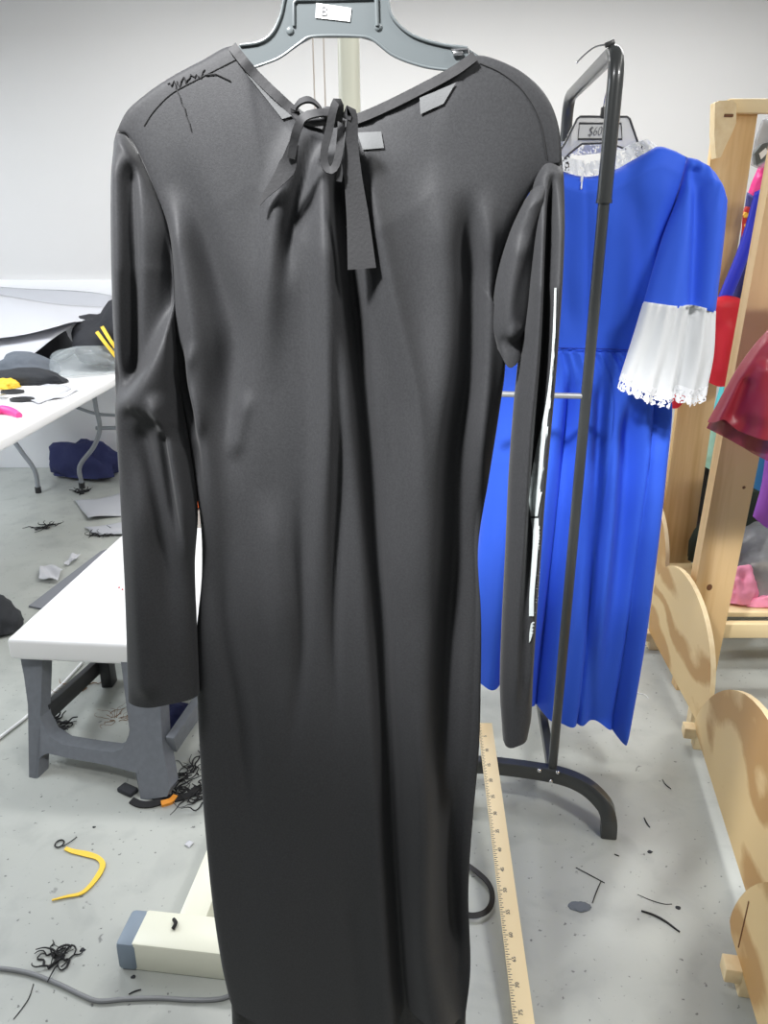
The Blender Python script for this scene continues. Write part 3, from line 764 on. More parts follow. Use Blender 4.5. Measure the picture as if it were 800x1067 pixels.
_a, _b = Vector((.706, 1.188, 0)), Vector((.545, .26, 0)); _n = Vector(((_b-_a).y, -(_b-_a).x, 0)).normalized()
if _n.x < 0: _n = -_n
mb = MB(); mb.tube([_a+(_b-_a)*.075+Vector((0, 0, .205))-_n*.0002, _a+(_b-_a)*.072+Vector((0, 0, .085))-_n*.0002], .0016, 6)
mb.build('saw_cut', KNOT, hd)
# ------------------------------------------------------------------ pine garment racks
pr = thing('wooden_rack', 'pine garment rack with a hooked bracket and top rail, right behind the blue dress', 'clothes rack', (1.2, 2.88, 0))
YP = 2.86
pl0 = P(744, 110, YP); w_ = .138
xl = pl0.x+.012
mb = MB(); mb.box((xl+w_/2, YP+.015, .9), (w_, .03, 1.8), bev=.003); mb.build('post', PINE, pr)
zt = P(780, 104, YP).z; zb = P(780, 119, YP).z
mb = MB(); mb.box((xl+.8, YP-.012, (zt+zb)/2), (1.55, .03, zt-zb), bev=.004); mb.build('top_rail', PINEX, pr)
mb = MB(); br = [(745, 107), (749, 105), (763, 104), (767, 108), (767, 128), (762, 140), (756, 152), (751, 164), (746, 165), (744, 140)]
mb.prism([P(x, y, YP-.062) for x, y in br], (0, .04, 0)); mb.build('hook_bracket', PLYE, pr, angle=30)  # paler plywood colour paints the light falling on the bracket
mb = MB(); mb.beam((xl+.0, YP-.064, zb-.012), (xl+.03, YP-.064, zb-.012), .003, .009); mb.build('bracket_slot', KNOT, pr)
mb = MB(); mb.box((xl+1.5, YP+.015, .9), (w_, .03, 1.8), bev=.003); mb.build('post', PINE, pr)
mb = MB(); mb.box((xl+.8, YP+.05, .075), (1.7, .04, .07), bev=.003); mb.build('bottom_beam', PINEX, pr)

nr = thing('wooden_rack', 'pine garment rack whose leaning post stands at the right edge', 'clothes rack', (1.0, 2.05, 0))
Y2 = 2.15
pa = P(702.5, 719, Y2); pa.z = 0; top2 = P(800, 196, Y2); dirp = (top2-pa); tl = pa+dirp*(1.74/dirp.z)
sx = Vector((.118, 0, 0)); dp = Vector((.0, .045, 0))
def rx(p): return p
mb = MB(); mb.prism([pa+Vector((.006, 0, 0)), pa+sx+Vector((.006, 0, 0)), tl+sx, tl], dp); mb.build('post', PINE, nr, angle=30)
for (x, y) in ((739, 612), (775, 508), (737, 601)):
    q = P(x, y, Y2-.0005); mb = MB(); mb.ball(q, (.009, .0012, .011) if x == 739 else (.005, .001, .005)); 
    if x != 737: mb.build('knot', KNOT, nr)
mb = MB(); mb.box((tl.x+.85, Y2+.07, 1.71), (1.56, .04, .05), bev=.004); mb.build('top_rail', PINEX, nr)
mb = MB(); mb.box((tl.x+1.35, Y2+.022, .87), (.118, .045, 1.74), bev=.004); mb.build('post', PINE, nr)
zb1 = P(780, 656, 2.22); zb2 = P(780, 640, 2.38)
mb = MB(); mb.box((pa.x+.9, 2.222, zb1.z), (1.56, .03, .05), bev=.003); mb.build('bottom_beam', PINEX, nr)
shelf_z = P(780, 634, 2.38).z
mb = MB(); mb.box((pa.x+.92, 2.56, shelf_z-.009), (1.5, .42, .018), bev=.003); mb.build('shelf', PINEX, nr)

# ------------------------------------------------------------------ costumes on the pine racks
def costume(name, label, cat, Y, mt, top, bot, left, right, bf=.03, bb=.03, folds=(), part='body', nu=30, nv=40, pleats=None, taper=.1):
    xs = [p[0] for p in top]; t_ = thing(name, label, cat, P(sum(xs)/len(xs), max(p[1] for p in bot), Y))
    m_ = MB(); W = garment(m_, top, bot, left, right, Y, nu, nv, bf, bb, folds, taper=taper, pleats=pleats); m_.build(part, mt, t_, angle=180)
    return t_, W
def loop_hook(t_, px, py, Y, zr, yr):
    m_ = MB(); a = P(px, py, Y); z = zr
    m_.tube(cr([list(a), [a.x, (Y+yr)/2, (a.z+z)/2], [a.x, yr-.02, z-.004], [a.x, yr-.022, z+.028], [a.x, yr, z+.036], [a.x, yr+.024, z+.028], [a.x, yr+.026, z]], 40), .0018, 8)
    m_.build('hanger_hook', STEEL, t_)
zr = (zt+zb)/2
# clear bag on a grey hanger
t_, _ = costume('garment_bag', 'clear plastic garment bag over a grey hanger, top right beside the pine post', 'bag', 3.02, SMOKE,
    [(794, 124), (812, 122), (834, 124)], [(782, 172), (812, 180), (850, 176)], [(794, 124), (786, 148), (782, 172)], [(834, 124), (845, 150), (850, 176)])
loop_hook(t_, 815, 123, 3.02, zr, YP-.012)
mb = MB(); mb.prism([P(x, y, 2.965) for x, y in [(788, 172), (786, 160), (794, 150), (806, 146), (822, 146), (840, 160), (838, 168), (812, 160), (796, 168)]], (0, .02, 0)); mb.build('hanger_arm', mat('grey_hanger', s2l(86, 92, 92), .4), t_, angle=30)
mb = MB(); mb.prism([P(x, y, 2.961) for x, y in [(791, 160), (798, 154), (800, 159), (793, 166)]], (0, .003, 0)); mb.build('size_tag', LABEL, t_)
t_, _ = costume('pink_costume', 'shiny magenta costume just below the clear bag at the right edge', 'costume', 3.06, MAGENTA,
    [(790, 174), (800, 168), (830, 168)], [(778, 205), (790, 210), (830, 330)], [(790, 174), (783, 190), (778, 205)], [(830, 168), (835, 250), (830, 330)], .04, .03, [('r', [(788, 180), (792, 205)], 4, .01)])
loop_hook(t_, 815, 170, 3.02, zr, YP-.012)
t_, WSU = costume('hero_costume', 'dark blue costume with red chest emblem and red boot covers beside the pine post', 'costume', 2.97, SUIT,
    [(778, 200), (790, 206), (812, 206), (836, 200)], [(757, 345), (775, 352), (815, 352), (845, 345)], [(778, 200), (768, 270), (757, 345)], [(836, 200), (842, 270), (845, 345)], .035, .03)
loop_hook(t_, 812, 206, 2.97, zr, YP-.012)
em = cr([(776, 215), (784, 217), (786, 226), (780, 244), (776, 252), (773, 250), (773, 234), (774, 222)], 28)
mb = MB(); mb.prism([near_on(WSU, x, y, .004) for x, y in em], (0, .002, 0)); eo = mb.build('chest_emblem', EMBR, t_, flat=True)
eo['label'] = 'red chest emblem with yellow marks'
mb = MB()
for (x, y, a, b) in ((776.5, 224, 3, 3.5), (781, 225, 2.5, 4), (777.5, 235, 2.6, 2.2), (776, 243, 1.8, 2.4)):
    mb.prism([near_on(WSU, x+a*math.cos(k*math.pi/3)*.9, y+b*math.sin(k*math.pi/3), .0075) for k in range(6)], (0, .002, 0))
mb.build('emblem_mark', EMBY, eo, flat=True)
mb = MB(); garment(mb, [(739, 312), (756, 308), (771, 311), (774, 318)], [(733, 396), (745, 401), (760, 400)], [(739, 312), (737, 350), (733, 396)], [(774, 318), (772, 340), (766, 372), (760, 400)], 2.78, 24, 30, .035, .03, [('r', [(762, 330), (750, 370), (748, 398)], 7, .012), ('r', [(745, 330), (742, 380)], 4, -.008)], taper=.1)
mb.build('boot_cover', RED, t_, angle=180)['label'] = 'red boot cover hanging below the blue suit'
mb = MB(); garment(mb, [(716, 330), (726, 328), (738, 332)], [(697, 425), (704, 424), (714, 414)], [(716, 330), (704, 380), (697, 425)], [(738, 332), (726, 375), (714, 414)], 2.80, 16, 24, .02, .02, taper=.1)
mb.build('boot_cover', RED, t_, angle=180)['label'] = 'second red boot cover, its toe showing under the white lace cuff'
mb = MB(); garment(mb, [(786, 200), (796, 196), (806, 196)], [(745, 316), (752, 314), (762, 312)], [(786, 200), (770, 255), (745, 316)], [(806, 196), (785, 255), (762, 312)], 2.80, 16, 30, .018, .015, [], taper=.05)
mb.build('leg', RBL, t_, angle=180)['label'] = 'bright blue satin leg'
t_, _ = costume('black_costume', 'black costume strip between the blue satin leg and the turquoise costume', 'costume', 2.925, DKCLOTH,
    [(802, 205), (812, 200), (824, 205)], [(764, 335), (772, 337), (786, 335)], [(802, 205), (782, 270), (764, 335)], [(824, 205), (805, 270), (786, 335)], .02, .02)
loop_hook(t_, 812, 203, 2.925, zr, YP-.012)
t_, _ = costume('turquoise_costume', 'turquoise sequinned costume between the two pine posts', 'costume', 3.13, TEAL,
    [(786, 262), (800, 250), (830, 250)], [(716, 430), (760, 440), (840, 520)], [(786, 262), (770, 330), (752, 395), (742, 430)], [(830, 250), (836, 380), (840, 520)], .03, .03, pleats=lambda u, v: .006*np.sin(u*30))
loop_hook(t_, 815, 251, 3.13, zr, YP-.012)
t_, _ = costume('mint_costume', 'pale mint costume hanging between the two pine posts at thigh height', 'costume', 3.195, MINT,
    [(735, 425), (755, 420), (785, 425)], [(726, 480), (740, 488), (775, 486)], [(735, 425), (730, 450), (726, 480)], [(785, 425), (782, 450), (775, 486)], .03, .03, [('r', [(742, 430), (738, 482)], 6, .01)])
loop_hook(t_, 756, 421, 3.195, zr, YP-.012)
t_, _ = costume('dark_brown_costume', 'dark brown long costume low between the two pine posts', 'costume', 3.34, BROWN,
    [(716, 470), (740, 466), (775, 470)], [(706, 566), (730, 572), (775, 570)], [(716, 470), (711, 520), (706, 566)], [(775, 470), (777, 520), (775, 570)], .05, .04, [('r', [(728, 480), (722, 560)], 6, .02), ('r', [(738, 490), (734, 560)], 5, -.02)])
loop_hook(t_, 742, 467, 3.34, zr, YP-.012)
t_, _ = costume('black_trousers', 'black garment below the mint costume', 'costume', 3.25, BLKIN,
    [(728, 470), (742, 474), (756, 472)], [(722, 520), (735, 545), (760, 556)], [(728, 470), (725, 496), (722, 520)], [(756, 472), (758, 510), (760, 556)], .02, .02)
loop_hook(t_, 742, 474, 3.25, zr, YP-.012)
zr2 = 1.71; yr2 = Y2+.07
t_, _ = costume('teal_costume', 'teal blue costume right of the leaning post under the wine skirt', 'costume', 2.42, mat('teal_deep', s2l(64, 160, 196), .6, bump=(60, .3, .003)),
    [(788, 440), (810, 436), (840, 440)], [(780, 506), (800, 514), (840, 520)], [(788, 440), (784, 470), (780, 506)], [(840, 440), (842, 470), (840, 520)], .03, .03)
loop_hook(t_, 812, 437, 2.42, zr2, yr2)
t_, _ = costume('purple_costume', 'purple costume hanging at the right edge below the teal one', 'costume', 2.31, PURPLE,
    [(798, 468), (815, 460), (850, 470)], [(784, 538), (800, 549), (850, 552)], [(798, 468), (793, 505), (784, 538)], [(850, 470), (852, 510), (850, 552)], .03, .03, [('r', [(800, 490), (792, 542)], 5, .01)])
loop_hook(t_, 815, 461, 2.31, zr2, yr2)
# wine skirt on the near rack
wd = thing('wine_dress', 'wine red satin dress with a ruffled tulle skirt in front of the leaning pine post', 'dress', P(810, 470, 1.95))
mb = MB()
garment(mb, [(798, 345), (825, 338), (870, 345)], [(737, 440), (748, 434), (764, 446), (790, 452), (830, 462), (920, 460)], [(798, 345), (768, 385), (737, 440)], [(870, 345), (895, 400), (920, 460)], 1.90, 70, 40, .07, .05,
        [('r', [(775, 388), (757, 440)], 5, -.015), ('r', [(790, 370), (775, 440)], 7, .02), ('r', [(800, 400), (795, 450)], 5, -.02)], taper=.15, pleats=lambda u, v: .018*np.sin(u*24+1)*v+.007*np.sin(u*57)*v)
mb.build('skirt', WINE, wd, angle=180)
mb = MB()
garment(mb, [(752, 420), (790, 428), (830, 430), (900, 430)], [(736, 446), (760, 458), (785, 472), (820, 480), (920, 482)], [(752, 420), (742, 434), (736, 446)], [(900, 430), (910, 455), (920, 482)], 1.92, 60, 12, .06, .05, taper=0, pleats=lambda u, v: .01*np.sin(u*46)*v)
mb.build('tulle_frill', WINET, wd, angle=180)
mb = MB()
garment(mb, [(836, 262), (860, 270), (884, 262)], [(798, 347), (835, 340), (890, 347)], [(836, 262), (826, 300), (798, 347)], [(884, 262), (888, 300), (890, 347)], 1.93, 24, 24, .05, .05, taper=.1); mb.build('bodice', WINE, wd, angle=180)
for x in (848, 880):
    mb = MB(); q = P(x, 264, 1.93); mb.ribbon(cr([list(q), [q.x, 1.96, 1.6], [q.x, yr2-.026, 1.70], [q.x, yr2-.022, 1.738], [q.x, yr2, 1.739], [q.x, yr2+.024, 1.73], [q.x, yr2+.026, 1.68]], 30), .012, (0, -1, .3), .002); mb.build('strap', WINE, wd)

# ------------------------------------------------------------------ blobs (crumpled soft things)
def blob(name, label, cat, c, s, m, seed=0, amp=.25, sub=4, freq=2.2, rz=0, group=None, parent=None, flat=.0):
    t = bmesh.new(); bmesh.ops.create_icosphere(t, subdivisions=sub, radius=1)
    rng = random.Random(seed); ph = [[rng.uniform(0, 6.28) for _ in range(3)] for _ in range(6)]
    dirs = [Vector([rng.uniform(-1, 1) for _ in range(3)]).normalized() for _ in range(6)]
    for v in t.verts:
        n = v.co.copy(); w = 0
        for k in range(6):
            w += math.sin(n.dot(dirs[k])*freq*(1+k*.55)*2+ph[k][0])/(1+k*.45)
        n = n*(1+amp*w*.35)
        n.z = (abs(n.z)**.85)*(1 if n.z > 0 else -1)
        if n.z < -.0: n.z *= .12
        v.co = Vector((n.x*s[0], n.y*s[1], n.z*s[2]))
    mz = min(v.co.z for v in t.verts)
    for v in t.verts: v.co.z -= mz
    m_ = MB(); m_.add(t, Matrix.Translation(Vector(c)) @ Matrix.Rotation(rz, 4, 'Z'))
    o = m_.build(name, m, parent, angle=60)
    if parent is None: tag(o, label, cat, group)
    elif label: o['label'] = label
    return o

# bag of clothes on the shelf of the near rack
q = P(800, 625, 2.36)
blob('plastic_bag', 'grey see-through plastic bag of clothes on the low pine shelf', 'bag', (q.x+.07, 2.56, shelf_z), (.17, .15, .21), SMOKE, 5, .16)
blob('pink_garment', 'folded pink garment on the low pine shelf beside the leaning post', 'clothing', (q.x-.06, 2.43, shelf_z), (.06, .05, .11), PKCL, 8, .3)
blob('pink_garment', 'flat pale pink garment at the front of the low pine shelf', 'clothing', (q.x+.10, 2.40, shelf_z), (.13, .035, .045), PKCL, 9, .3)
blob('dark_garment', 'dark green crumpled garment behind the grey plastic bag', 'clothing', (q.x+.02, 2.74, shelf_z), (.14, .03, .30), mat('dark_green_cloth', s2l(44, 56, 48), .8), 11, .2)
blob('grey_hat', 'grey rounded hat on the floor between the two pine posts', 'hat', P(735, 572, 3.4)*1 if False else (P(737, 560, 3.1).x, 3.1, 0), (.10, .08, .19), GRCLOTH, 12, .1)

# ------------------------------------------------------------------ wooden ruler on the floor
far = F(505, 754, .146); dn = (F(545.5, 1064, .034)-far).normalized(); near = far+dn*1.0
sd = Vector((-dn.y, dn.x, 0)).normalized()*.0195; rn = dn.cross(sd).normalized()
if rn.z < 0: rn = -rn
ru = thing('wooden_ruler', 'long pale wooden metre ruler propped on the black rack foot beside the black dress', 'ruler', (far+near)/2)
mb = MB(); mb.beam(far, near, .039, .006, up=rn, bev=.001); mb.build('stick', RULERM, ru)
mb = MB()
sgn = 1 if (far+sd).x < (far-sd).x else -1
ed = sd*sgn
for k in range(1, 200):
    p = far+dn*(k*.005)+ed*.96; ln = .010 if k % 10 == 0 else (.0075 if k % 2 == 0 else .0045)
    mb.beam(p+rn*.0032, p-ed.normalized()*ln+rn*.0032, .0012, .0006, up=rn, bev=0)
mb.build('graduation', INK, ru, flat=True)['label'] = 'row of dark graduation lines'
for k in range(5, 100, 5):
    p = far+dn*(k*.01)+ed*.18
    text_obj('number', str(k), .011, p+rn*.0034, -dn, ed, INK, ru)

# ------------------------------------------------------------------ low white table, left
lt = thing('low_table', 'low white plastic table on grey trestle legs, left of the black dress', 'table', (-.72, 2.2, 0))
A, B, Cc, Dd = Vector((-1.03, 1.845, .36)), Vector((-.43, 1.79, .36)), Vector((-.36, 2.68, .36)), Vector((-.955, 2.70, .36))
mb = MB(); bmT = bmesh.new()
vs = [bmT.verts.new(p-Vector((0, 0, .065))) for p in (A, B, Cc, Dd)]+[bmT.verts.new(p) for p in (A, B, Cc, Dd)]
for f in ((3, 2, 1, 0), (4, 5, 6, 7), (0, 1, 5, 4), (1, 2, 6, 5), (2, 3, 7, 6), (3, 0, 4, 7)): bmT.faces.new([vs[k] for k in f])
bmesh.ops.bevel(bmT, geom=list(bmT.edges), offset=.012, segments=4, profile=.5, affect='EDGES')
mb.add(bmT, Matrix.Identity(4)); mb.build('table_top', WPL, lt, angle=50)
def lp(px, py): return P(px, py, 1.885-.165*min(max((py-695)/120, 0), 1.1)-(px-37)/128*.075)
def frame_poly(loop, name, m=GPL, d=(.012, .04, 0)):
    m_ = MB(); m_.prism([lp(x, y) for x, y in loop], d); return m_
leg_l = [(21, 685), (46, 685), (43, 720), (42, 745), (41, 780), (40, 812), (37, 815), (31, 814), (30, 780), (29, 734), (25, 705)]
leg_r = [(117, 685), (172, 685), (167, 735), (169, 775), (177, 822), (174, 830), (152, 835), (146, 829), (140, 800), (136, 770), (134, 734), (128, 705)]
stre = [(40, 738), (43, 752), (51, 767), (65, 776), (95, 781), (118, 784), (128, 780), (134, 766), (137, 745), (142, 745), (144, 806), (110, 797), (70, 790), (50, 785), (43, 788), (38, 796)]
print('lp', lp(37,814), lp(160,833), lp(30,690))
for nm, lpz in (('leg', leg_l), ('leg', leg_r), ('stretcher', stre)):
    m_ = frame_poly(lpz, nm)
    for v in m_.bm.verts:
        if v.co.z < .012: v.co.z = 0.0
        if v.co.z > .25: v.co.z = .31
    m_.build(nm, GPL, lt, angle=30)
fl = F(111, 718); nl = lp(38, 745)
m_ = MB(); m_.beam(Vector((fl.x, fl.y+.03, 0)), Vector((fl.x-.01, fl.y+.05, .31)), .05, .035, up=(1, 0, 0)); m_.build('leg', DPL, lt)
m_ = MB(); m_.beam(Vector((-.42, 2.2, 0)), Vector((-.42, 2.22, .31)), .05, .035, up=(1, 0, 0)); m_.build('leg', DPL, lt)
m_ = MB(); m_.beam(lp(42, 752)+Vector((0, .04, 0)), P(104, 692, fl.y+.05), .02, .05); m_.build('side_rail', DPL, lt)
fr = lp(165, 833)
m_ = MB(); m_.beam(lp(168, 790)+Vector((.02, .03, .02)), Vector((-.43, 2.2, .2)), .025, .05); m_.build('side_rail', GPL, lt)
for (x, y) in ((124, 612), (127.5, 614)):
    o = MB(); o.ball(F(x, y, .362), (.003, .003, .002)); tag(o.build('red_bead', RED), 'tiny red bead on the white low table, '+('larger one' if x == 124 else 'fainter one'), 'bead', 'red beads on the low table')

# ------------------------------------------------------------------ folding table, far left
ft = thing('folding_table', 'white folding table on grey curved tube legs against the back wall', 'table', (-2.0, 3.5, 0))
mb = MB(); mb.box((-1.72, 3.53, .72), (.84, 2.14, .045), bev=.012, seg=3); mb.build('table_top', WPL, ft)
YL = 4.2
def leg3(pts, r=.013):
    m_ = MB(); m_.tube(cr([list(P(x, y, YY)) for x, y, YY in pts], 30), r, 10); return m_
m_ = leg3([(-2, 418, 4.2), (6, 446, 4.2), (22, 470, 4.19), (36, 490, 4.18), (40, 511, 4.17)]); m_.build('leg', GLEG, ft)
m_ = leg3([(97, 405, 4.25), (100, 425, 4.25), (104, 446, 4.25), (98, 465, 4.25), (83, 486, 4.25), (85, 503, 4.25)]); m_.build('leg', GLEG, ft)
m_ = leg3([(78, 424, 4.25), (100, 431, 4.25), (125, 433, 4.25), (180, 436, 4.25)], .009); m_.build('brace', GLEG, ft)
m_ = leg3([(100, 446, 4.25), (140, 446, 4.25), (190, 448, 4.25)], .011); m_.build('brace', GLEG, ft)
m_ = leg3([(190, 405, 4.2), (190, 446, 4.2), (196, 470, 4.2), (204, 500, 4.2)]); m_.build('leg', GLEG, ft)
for xx in (-2.02, -1.66):
    m_ = MB(); m_.tube(cr([[xx, 2.80, .70], [xx-.01, 2.79, .4], [xx, 2.72, .2], [xx, 2.70, .0]], 24), .013, 10); m_.build('leg', GLEG, ft)
m_ = MB(); m_.tube([(-2.02, 2.79, .45), (-1.66, 2.79, .45)], .011, 10); m_.build('brace', GLEG, ft)
for (x, y, YY) in ((40, 512, 4.17), (85, 504, 4.25)):
    q = P(x, y, YY); m_ = MB(); m_.tube([(q.x, q.y, 0), (q.x, q.y, .035)], .017, 10); m_.build('rubber_foot', DPL, ft)

tz = .7425
def sheet(name, label, cat, corners, m, wob=.012, n=14, seed=0, th=.0012, group=None, zmin=None):
    rng = random.Random(seed); p0, p1 = rng.uniform(0, 6), rng.uniform(0, 6); W = []
    for j in range(n+1):
        v = j/n; row = []
        for i in range(n+1):
            u = i/n; q = (corners[0]*(1-u)+corners[1]*u)*(1-v)+(corners[3]*(1-u)+corners[2]*u)*v
            w = wob*(math.sin(u*5+p0)*math.sin(v*4+p1)+.6*math.sin((u+v)*7+p1))
            q = q+Vector((0, 0, w))
            if zmin is not None: q.z = max(q.z, zmin+.0005)
            row.append(q)
        W.append(row)
    m_ = MB(); V1 = m_.grid(W); V2 = m_.grid([[q-Vector((0, 0, th)) for q in r] for r in W], flip=True)
    per = [V1[0][i] for i in range(n+1)]
    for i in range(n):
        m_.face([V1[0][i], V2[0][i], V2[0][i+1], V1[0][i+1]]); m_.face([V1[n][i], V1[n][i+1], V2[n][i+1], V2[n][i]])
        m_.face([V1[i][0], V1[i+1][0], V2[i+1][0], V2[i][0]]); m_.face([V1[i][n], V2[i][n], V2[i+1][n], V1[i+1][n]])
    return tag(m_.build(name, m, angle=180), label, cat, group)
GP = 'pattern paper sheets on the folding table'
blob('folded_cloth', 'large pile of folded charcoal cloth under the pattern paper on the folding table', 'cloth', (-2.02, 4.22, tz), (.32, .32, .24), DKCLOTH, 21, .10)
sheet('pattern_paper', 'big white pattern paper sheet on top of the heap on the folding table', 'paper', [P(-70, 362, 3.75), P(62, 341, 3.85), P(119, 322, 4.2), P(-40, 303, 4.45)], PAPER, .012, seed=2, group=GP)
sheet('pattern_paper', 'lower white pattern paper sheet hanging towards the table edge', 'paper', [P(-70, 392, 3.62), P(25, 374, 3.70), P(84, 334, 4.02), P(-20, 338, 4.0)], PAPER, .008, seed=3, group=GP)
sheet('pattern_paper', 'rearmost white pattern paper sheet near the wall', 'paper', [P(-40, 322, 4.3), P(118, 330, 4.3), P(119, 309, 4.6), P(-40, 294, 4.6)], PAPERG, .012, seed=4, group=GP)
jc = F(112, 386, tz)
jk = blob('black_jacket', 'crumpled black jacket with yellow stripes on the folding table beside the black sleeve', 'jacket', (jc.x+.05, jc.y+.2, tz), (.27, .22, .29), mat('jacket_black', s2l(40, 41, 46), .8, bump=(50, .5, .006)), 33, .3)
mb = MB(); jy = jc.y-.075
for dx in (0, 6):
    q = [P(101+dx*.9, 346-dx*.9, jy+.05), P(110+dx*.8, 358-dx*.6, jy+.01), P(121+dx*.7, 372-dx*.5, jy)]
    mb.ribbon(cr([list(p) for p in q], 16), .017, (.1, -1, .6), .008)
mb.build('stripe', YEL, jk)['label'] = 'yellow stripes'
q = F(80, 392, tz)
blob('plastic_bag', 'crumpled clear plastic bag on the folding table in front of the black jacket', 'bag', (q.x, q.y+.08, tz), (.17, .13, .12), BAG, 41, .3)
q = F(14, 396, tz)
blob('folded_cloth', 'grey folded cloth at the front of the heap on the folding table', 'cloth', (q.x, q.y+.12, tz), (.17, .12, .10), GRCLOTH, 51, .15)
q = F(30, 400, tz)
blob('folded_cloth', 'dark charcoal cloth roll lying before the grey folded cloth', 'cloth', (q.x-.02, q.y+.02, tz), (.19, .07, .06), DKCLOTH, 52, .15)
for k, (lp_, lbl) in enumerate(([[(20, 412), (55, 398), (75, 404), (40, 421)], 'crumpled white paper scrap lying beside the scissors'], [[(40, 418), (62, 408), (84, 405), (66, 414)], 'thin white paper scrap near the folding table edge'])):
    sheet('paper_scrap', lbl, 'paper', [F(x, y, tz+.006) for x, y in lp_], PAPER, .006, seed=60+k, zmin=tz+.002, group='paper scraps on the folding table')
sc = thing('scissors', 'scissors with dark handles and a yellow tag at the left end of the folding table', 'scissors', F(12, 416, tz))
mb = MB(); c = F(23, 416, tz+.007); mb.tube([c+Vector((.045*math.cos(a), .03*math.sin(a), 0)) for a in np.linspace(0, 6.283, 24)[:-1]], .006, 8, closed=True); mb.build('handle', DPL, sc)
mb = MB(); c2 = F(13, 408, tz+.007); mb.tube([c2+Vector((.045*math.cos(a), .03*math.sin(a), 0)) for a in np.linspace(0, 6.283, 24)[:-1]], .006, 8, closed=True); mb.build('handle', DPL, sc)
mb = MB(); mb.beam(F(8, 415, tz+.006), F(-40, 412, tz+.006), .02, .004); mb.beam(F(6, 411, tz+.009), F(-40, 420, tz+.009), .02, .004); mb.build('blade', STEEL, sc)
blob('yellow_tape', 'yellow and black tape bundle behind the scissors', 'tape', F(8, 404, tz), (.055, .05, .035), YEL, 71, .3)
mb = MB(); mb.tube(cr([list(F(-20, 432, tz+.012)), list(F(0, 427, tz+.016)), list(F(12, 429, tz+.012)), list(F(20, 433, tz+.008))], 20), [.012+.006*math.sin(k/19*3.1) for k in range(20)], 10)
tag(mb.build('pink_ruler', PINK), 'hot pink curved tool on the near left edge of the folding table', 'sewing tool')

# ------------------------------------------------------------------ on the floor, left
nb = blob('navy_bag', 'navy blue cloth bag on the floor under the folding table', 'bag', (F(88, 503).x-.02, 4.47, 0), (.20, .10, .20), NAVY, 81, .4)
blob('black_cloth', 'crumpled black cloth on the floor at the left edge behind the low table', 'cloth', F(-2, 655), (.085, .09, .11), DKCLOTH, 82, .15)
blob('orange_bag', 'orange bag on the floor seen between the sleeve and the dress', 'bag', (F(203, 530).x, 3.95, 0), (.06, .08, .17), ORANGE, 83, .1)
FG = 'paper sheets on the floor'
sheet('paper_sheet', 'largest pale paper sheet on the floor near the folding table leg', 'paper', [F(92, 541, .012), F(150, 533, .012), F(150, 511, .012), F(78, 521, .012)], PAPERG, .008, seed=91, zmin=.001, group=FG)
sheet('paper_sheet', 'second pale paper sheet lying just before the largest one', 'paper', [F(98, 556, .01), F(150, 558, .01), F(150, 541, .01), F(88, 549, .01)], PAPERG, .006, seed=92, zmin=.001, group=FG)
sheet('paper_sheet', 'small white folded paper on the floor behind the low table corner', 'paper', [F(40, 602, .02), F(60, 604, .02), F(66, 592, .03), F(42, 588, .03)], PAPER, .008, seed=93, zmin=.001, group=FG)
sheet('paper_sheet', 'white crumpled paper strip beside the painted floor shade', 'paper', [F(66, 588, .015), F(76, 586, .015), F(84, 576, .02), F(74, 578, .02)], PAPER, .008, seed=94, zmin=.001, group=FG)
mb = MB(); pts = [F(30, 632, .004), F(105, 575, .004), F(150, 560, .004), F(185, 575, .004), F(120, 650, .004)]
mb.prism([p+Vector((0, 0, .004)) for p in pts], (0, 0, -.0075)); tag(mb.build('floor_tone', mat('painted_shade', s2l(128, 131, 138), .8), flat=True), 'flat grey sheet painting the shade on the floor under the low white table', 'painted shade')  # flat sheet paints the dark strip of shade under the low table
def scraps(name, label, cat, spots, m, r=.003, seed=0, ln=.05, group=None):
    """one tangled scrap: several short bent threads meeting each other"""
    rng = random.Random(seed); m_ = MB(); c = F(*spots)
    for k in range(16):
        a = rng.uniform(0, 6.28); p = [c+Vector((rng.gauss(0, ln*.16), rng.gauss(0, ln*.13), r))]; rk = r*rng.uniform(.35, .8)
        for j in range(5):
            a += rng.uniform(-1.5, 1.5); p.append(p[-1]+Vector((math.cos(a), math.sin(a), 0))*ln*rng.uniform(.06, .2)+Vector((0, 0, rng.uniform(-.003, .005))))
        for q in p: q.z = max(q.z, rk)
        m_.tube(cr([list(q) for q in p], 16), [rk*(1-.04*i) for i in range(16)], 5)
    return tag(m_.build(name, m), label, cat, group)
SG = 'black thread clumps on the floor'
scraps('thread_clump', 'tangled black thread clump near the cable in the lower left', 'thread', (60, 1002), THREAD, .0035, 1, .085, SG)
scraps('thread_clump', 'black fabric scrap on the floor in front of the folding table legs', 'thread', (46, 550), THREAD, .005, 2, .11, SG)
scraps('thread_clump', 'black scraps at the edge of the second pale paper sheet', 'thread', (104, 558), THREAD, .005, 3, .11, SG)
scraps('thread_clump', 'black scraps by the folding table foot near the navy bag', 'thread', (84, 513), THREAD, .006, 4, .10, SG)
scraps('thread_clump', 'dark scrap under the low table near its left leg', 'thread', (62, 757), THREAD, .006, 5, .09, SG)
scraps('thread_clump', 'brown and black thread scraps under the middle of the low table', 'thread', (78, 716), mat('brown_thread', s2l(120, 84, 50), .8), .003, 6, .12, SG)
scraps('thread_clump', 'small orange-brown thread scraps behind the right leg of the low table', 'thread', (120, 748), MATS['brown_thread'], .0015, 7, .10, SG)
for k, (x, y) in enumerate(((184, 826), (200, 806), (203, 832))):
    scraps('thread_clump', ['thick tangle of black ribbon right at the foot of the low table', 'black ribbon tangle behind the low table leg', 'black strands touching the left side of the black dress'][k], 'thread', (x, y), THREAD, .004, 10+k, .11, SG)
mb = MB(); pts = [(137, 834), (146, 838), (158, 838), (172, 834), (184, 832), (198, 828), (206, 820)]
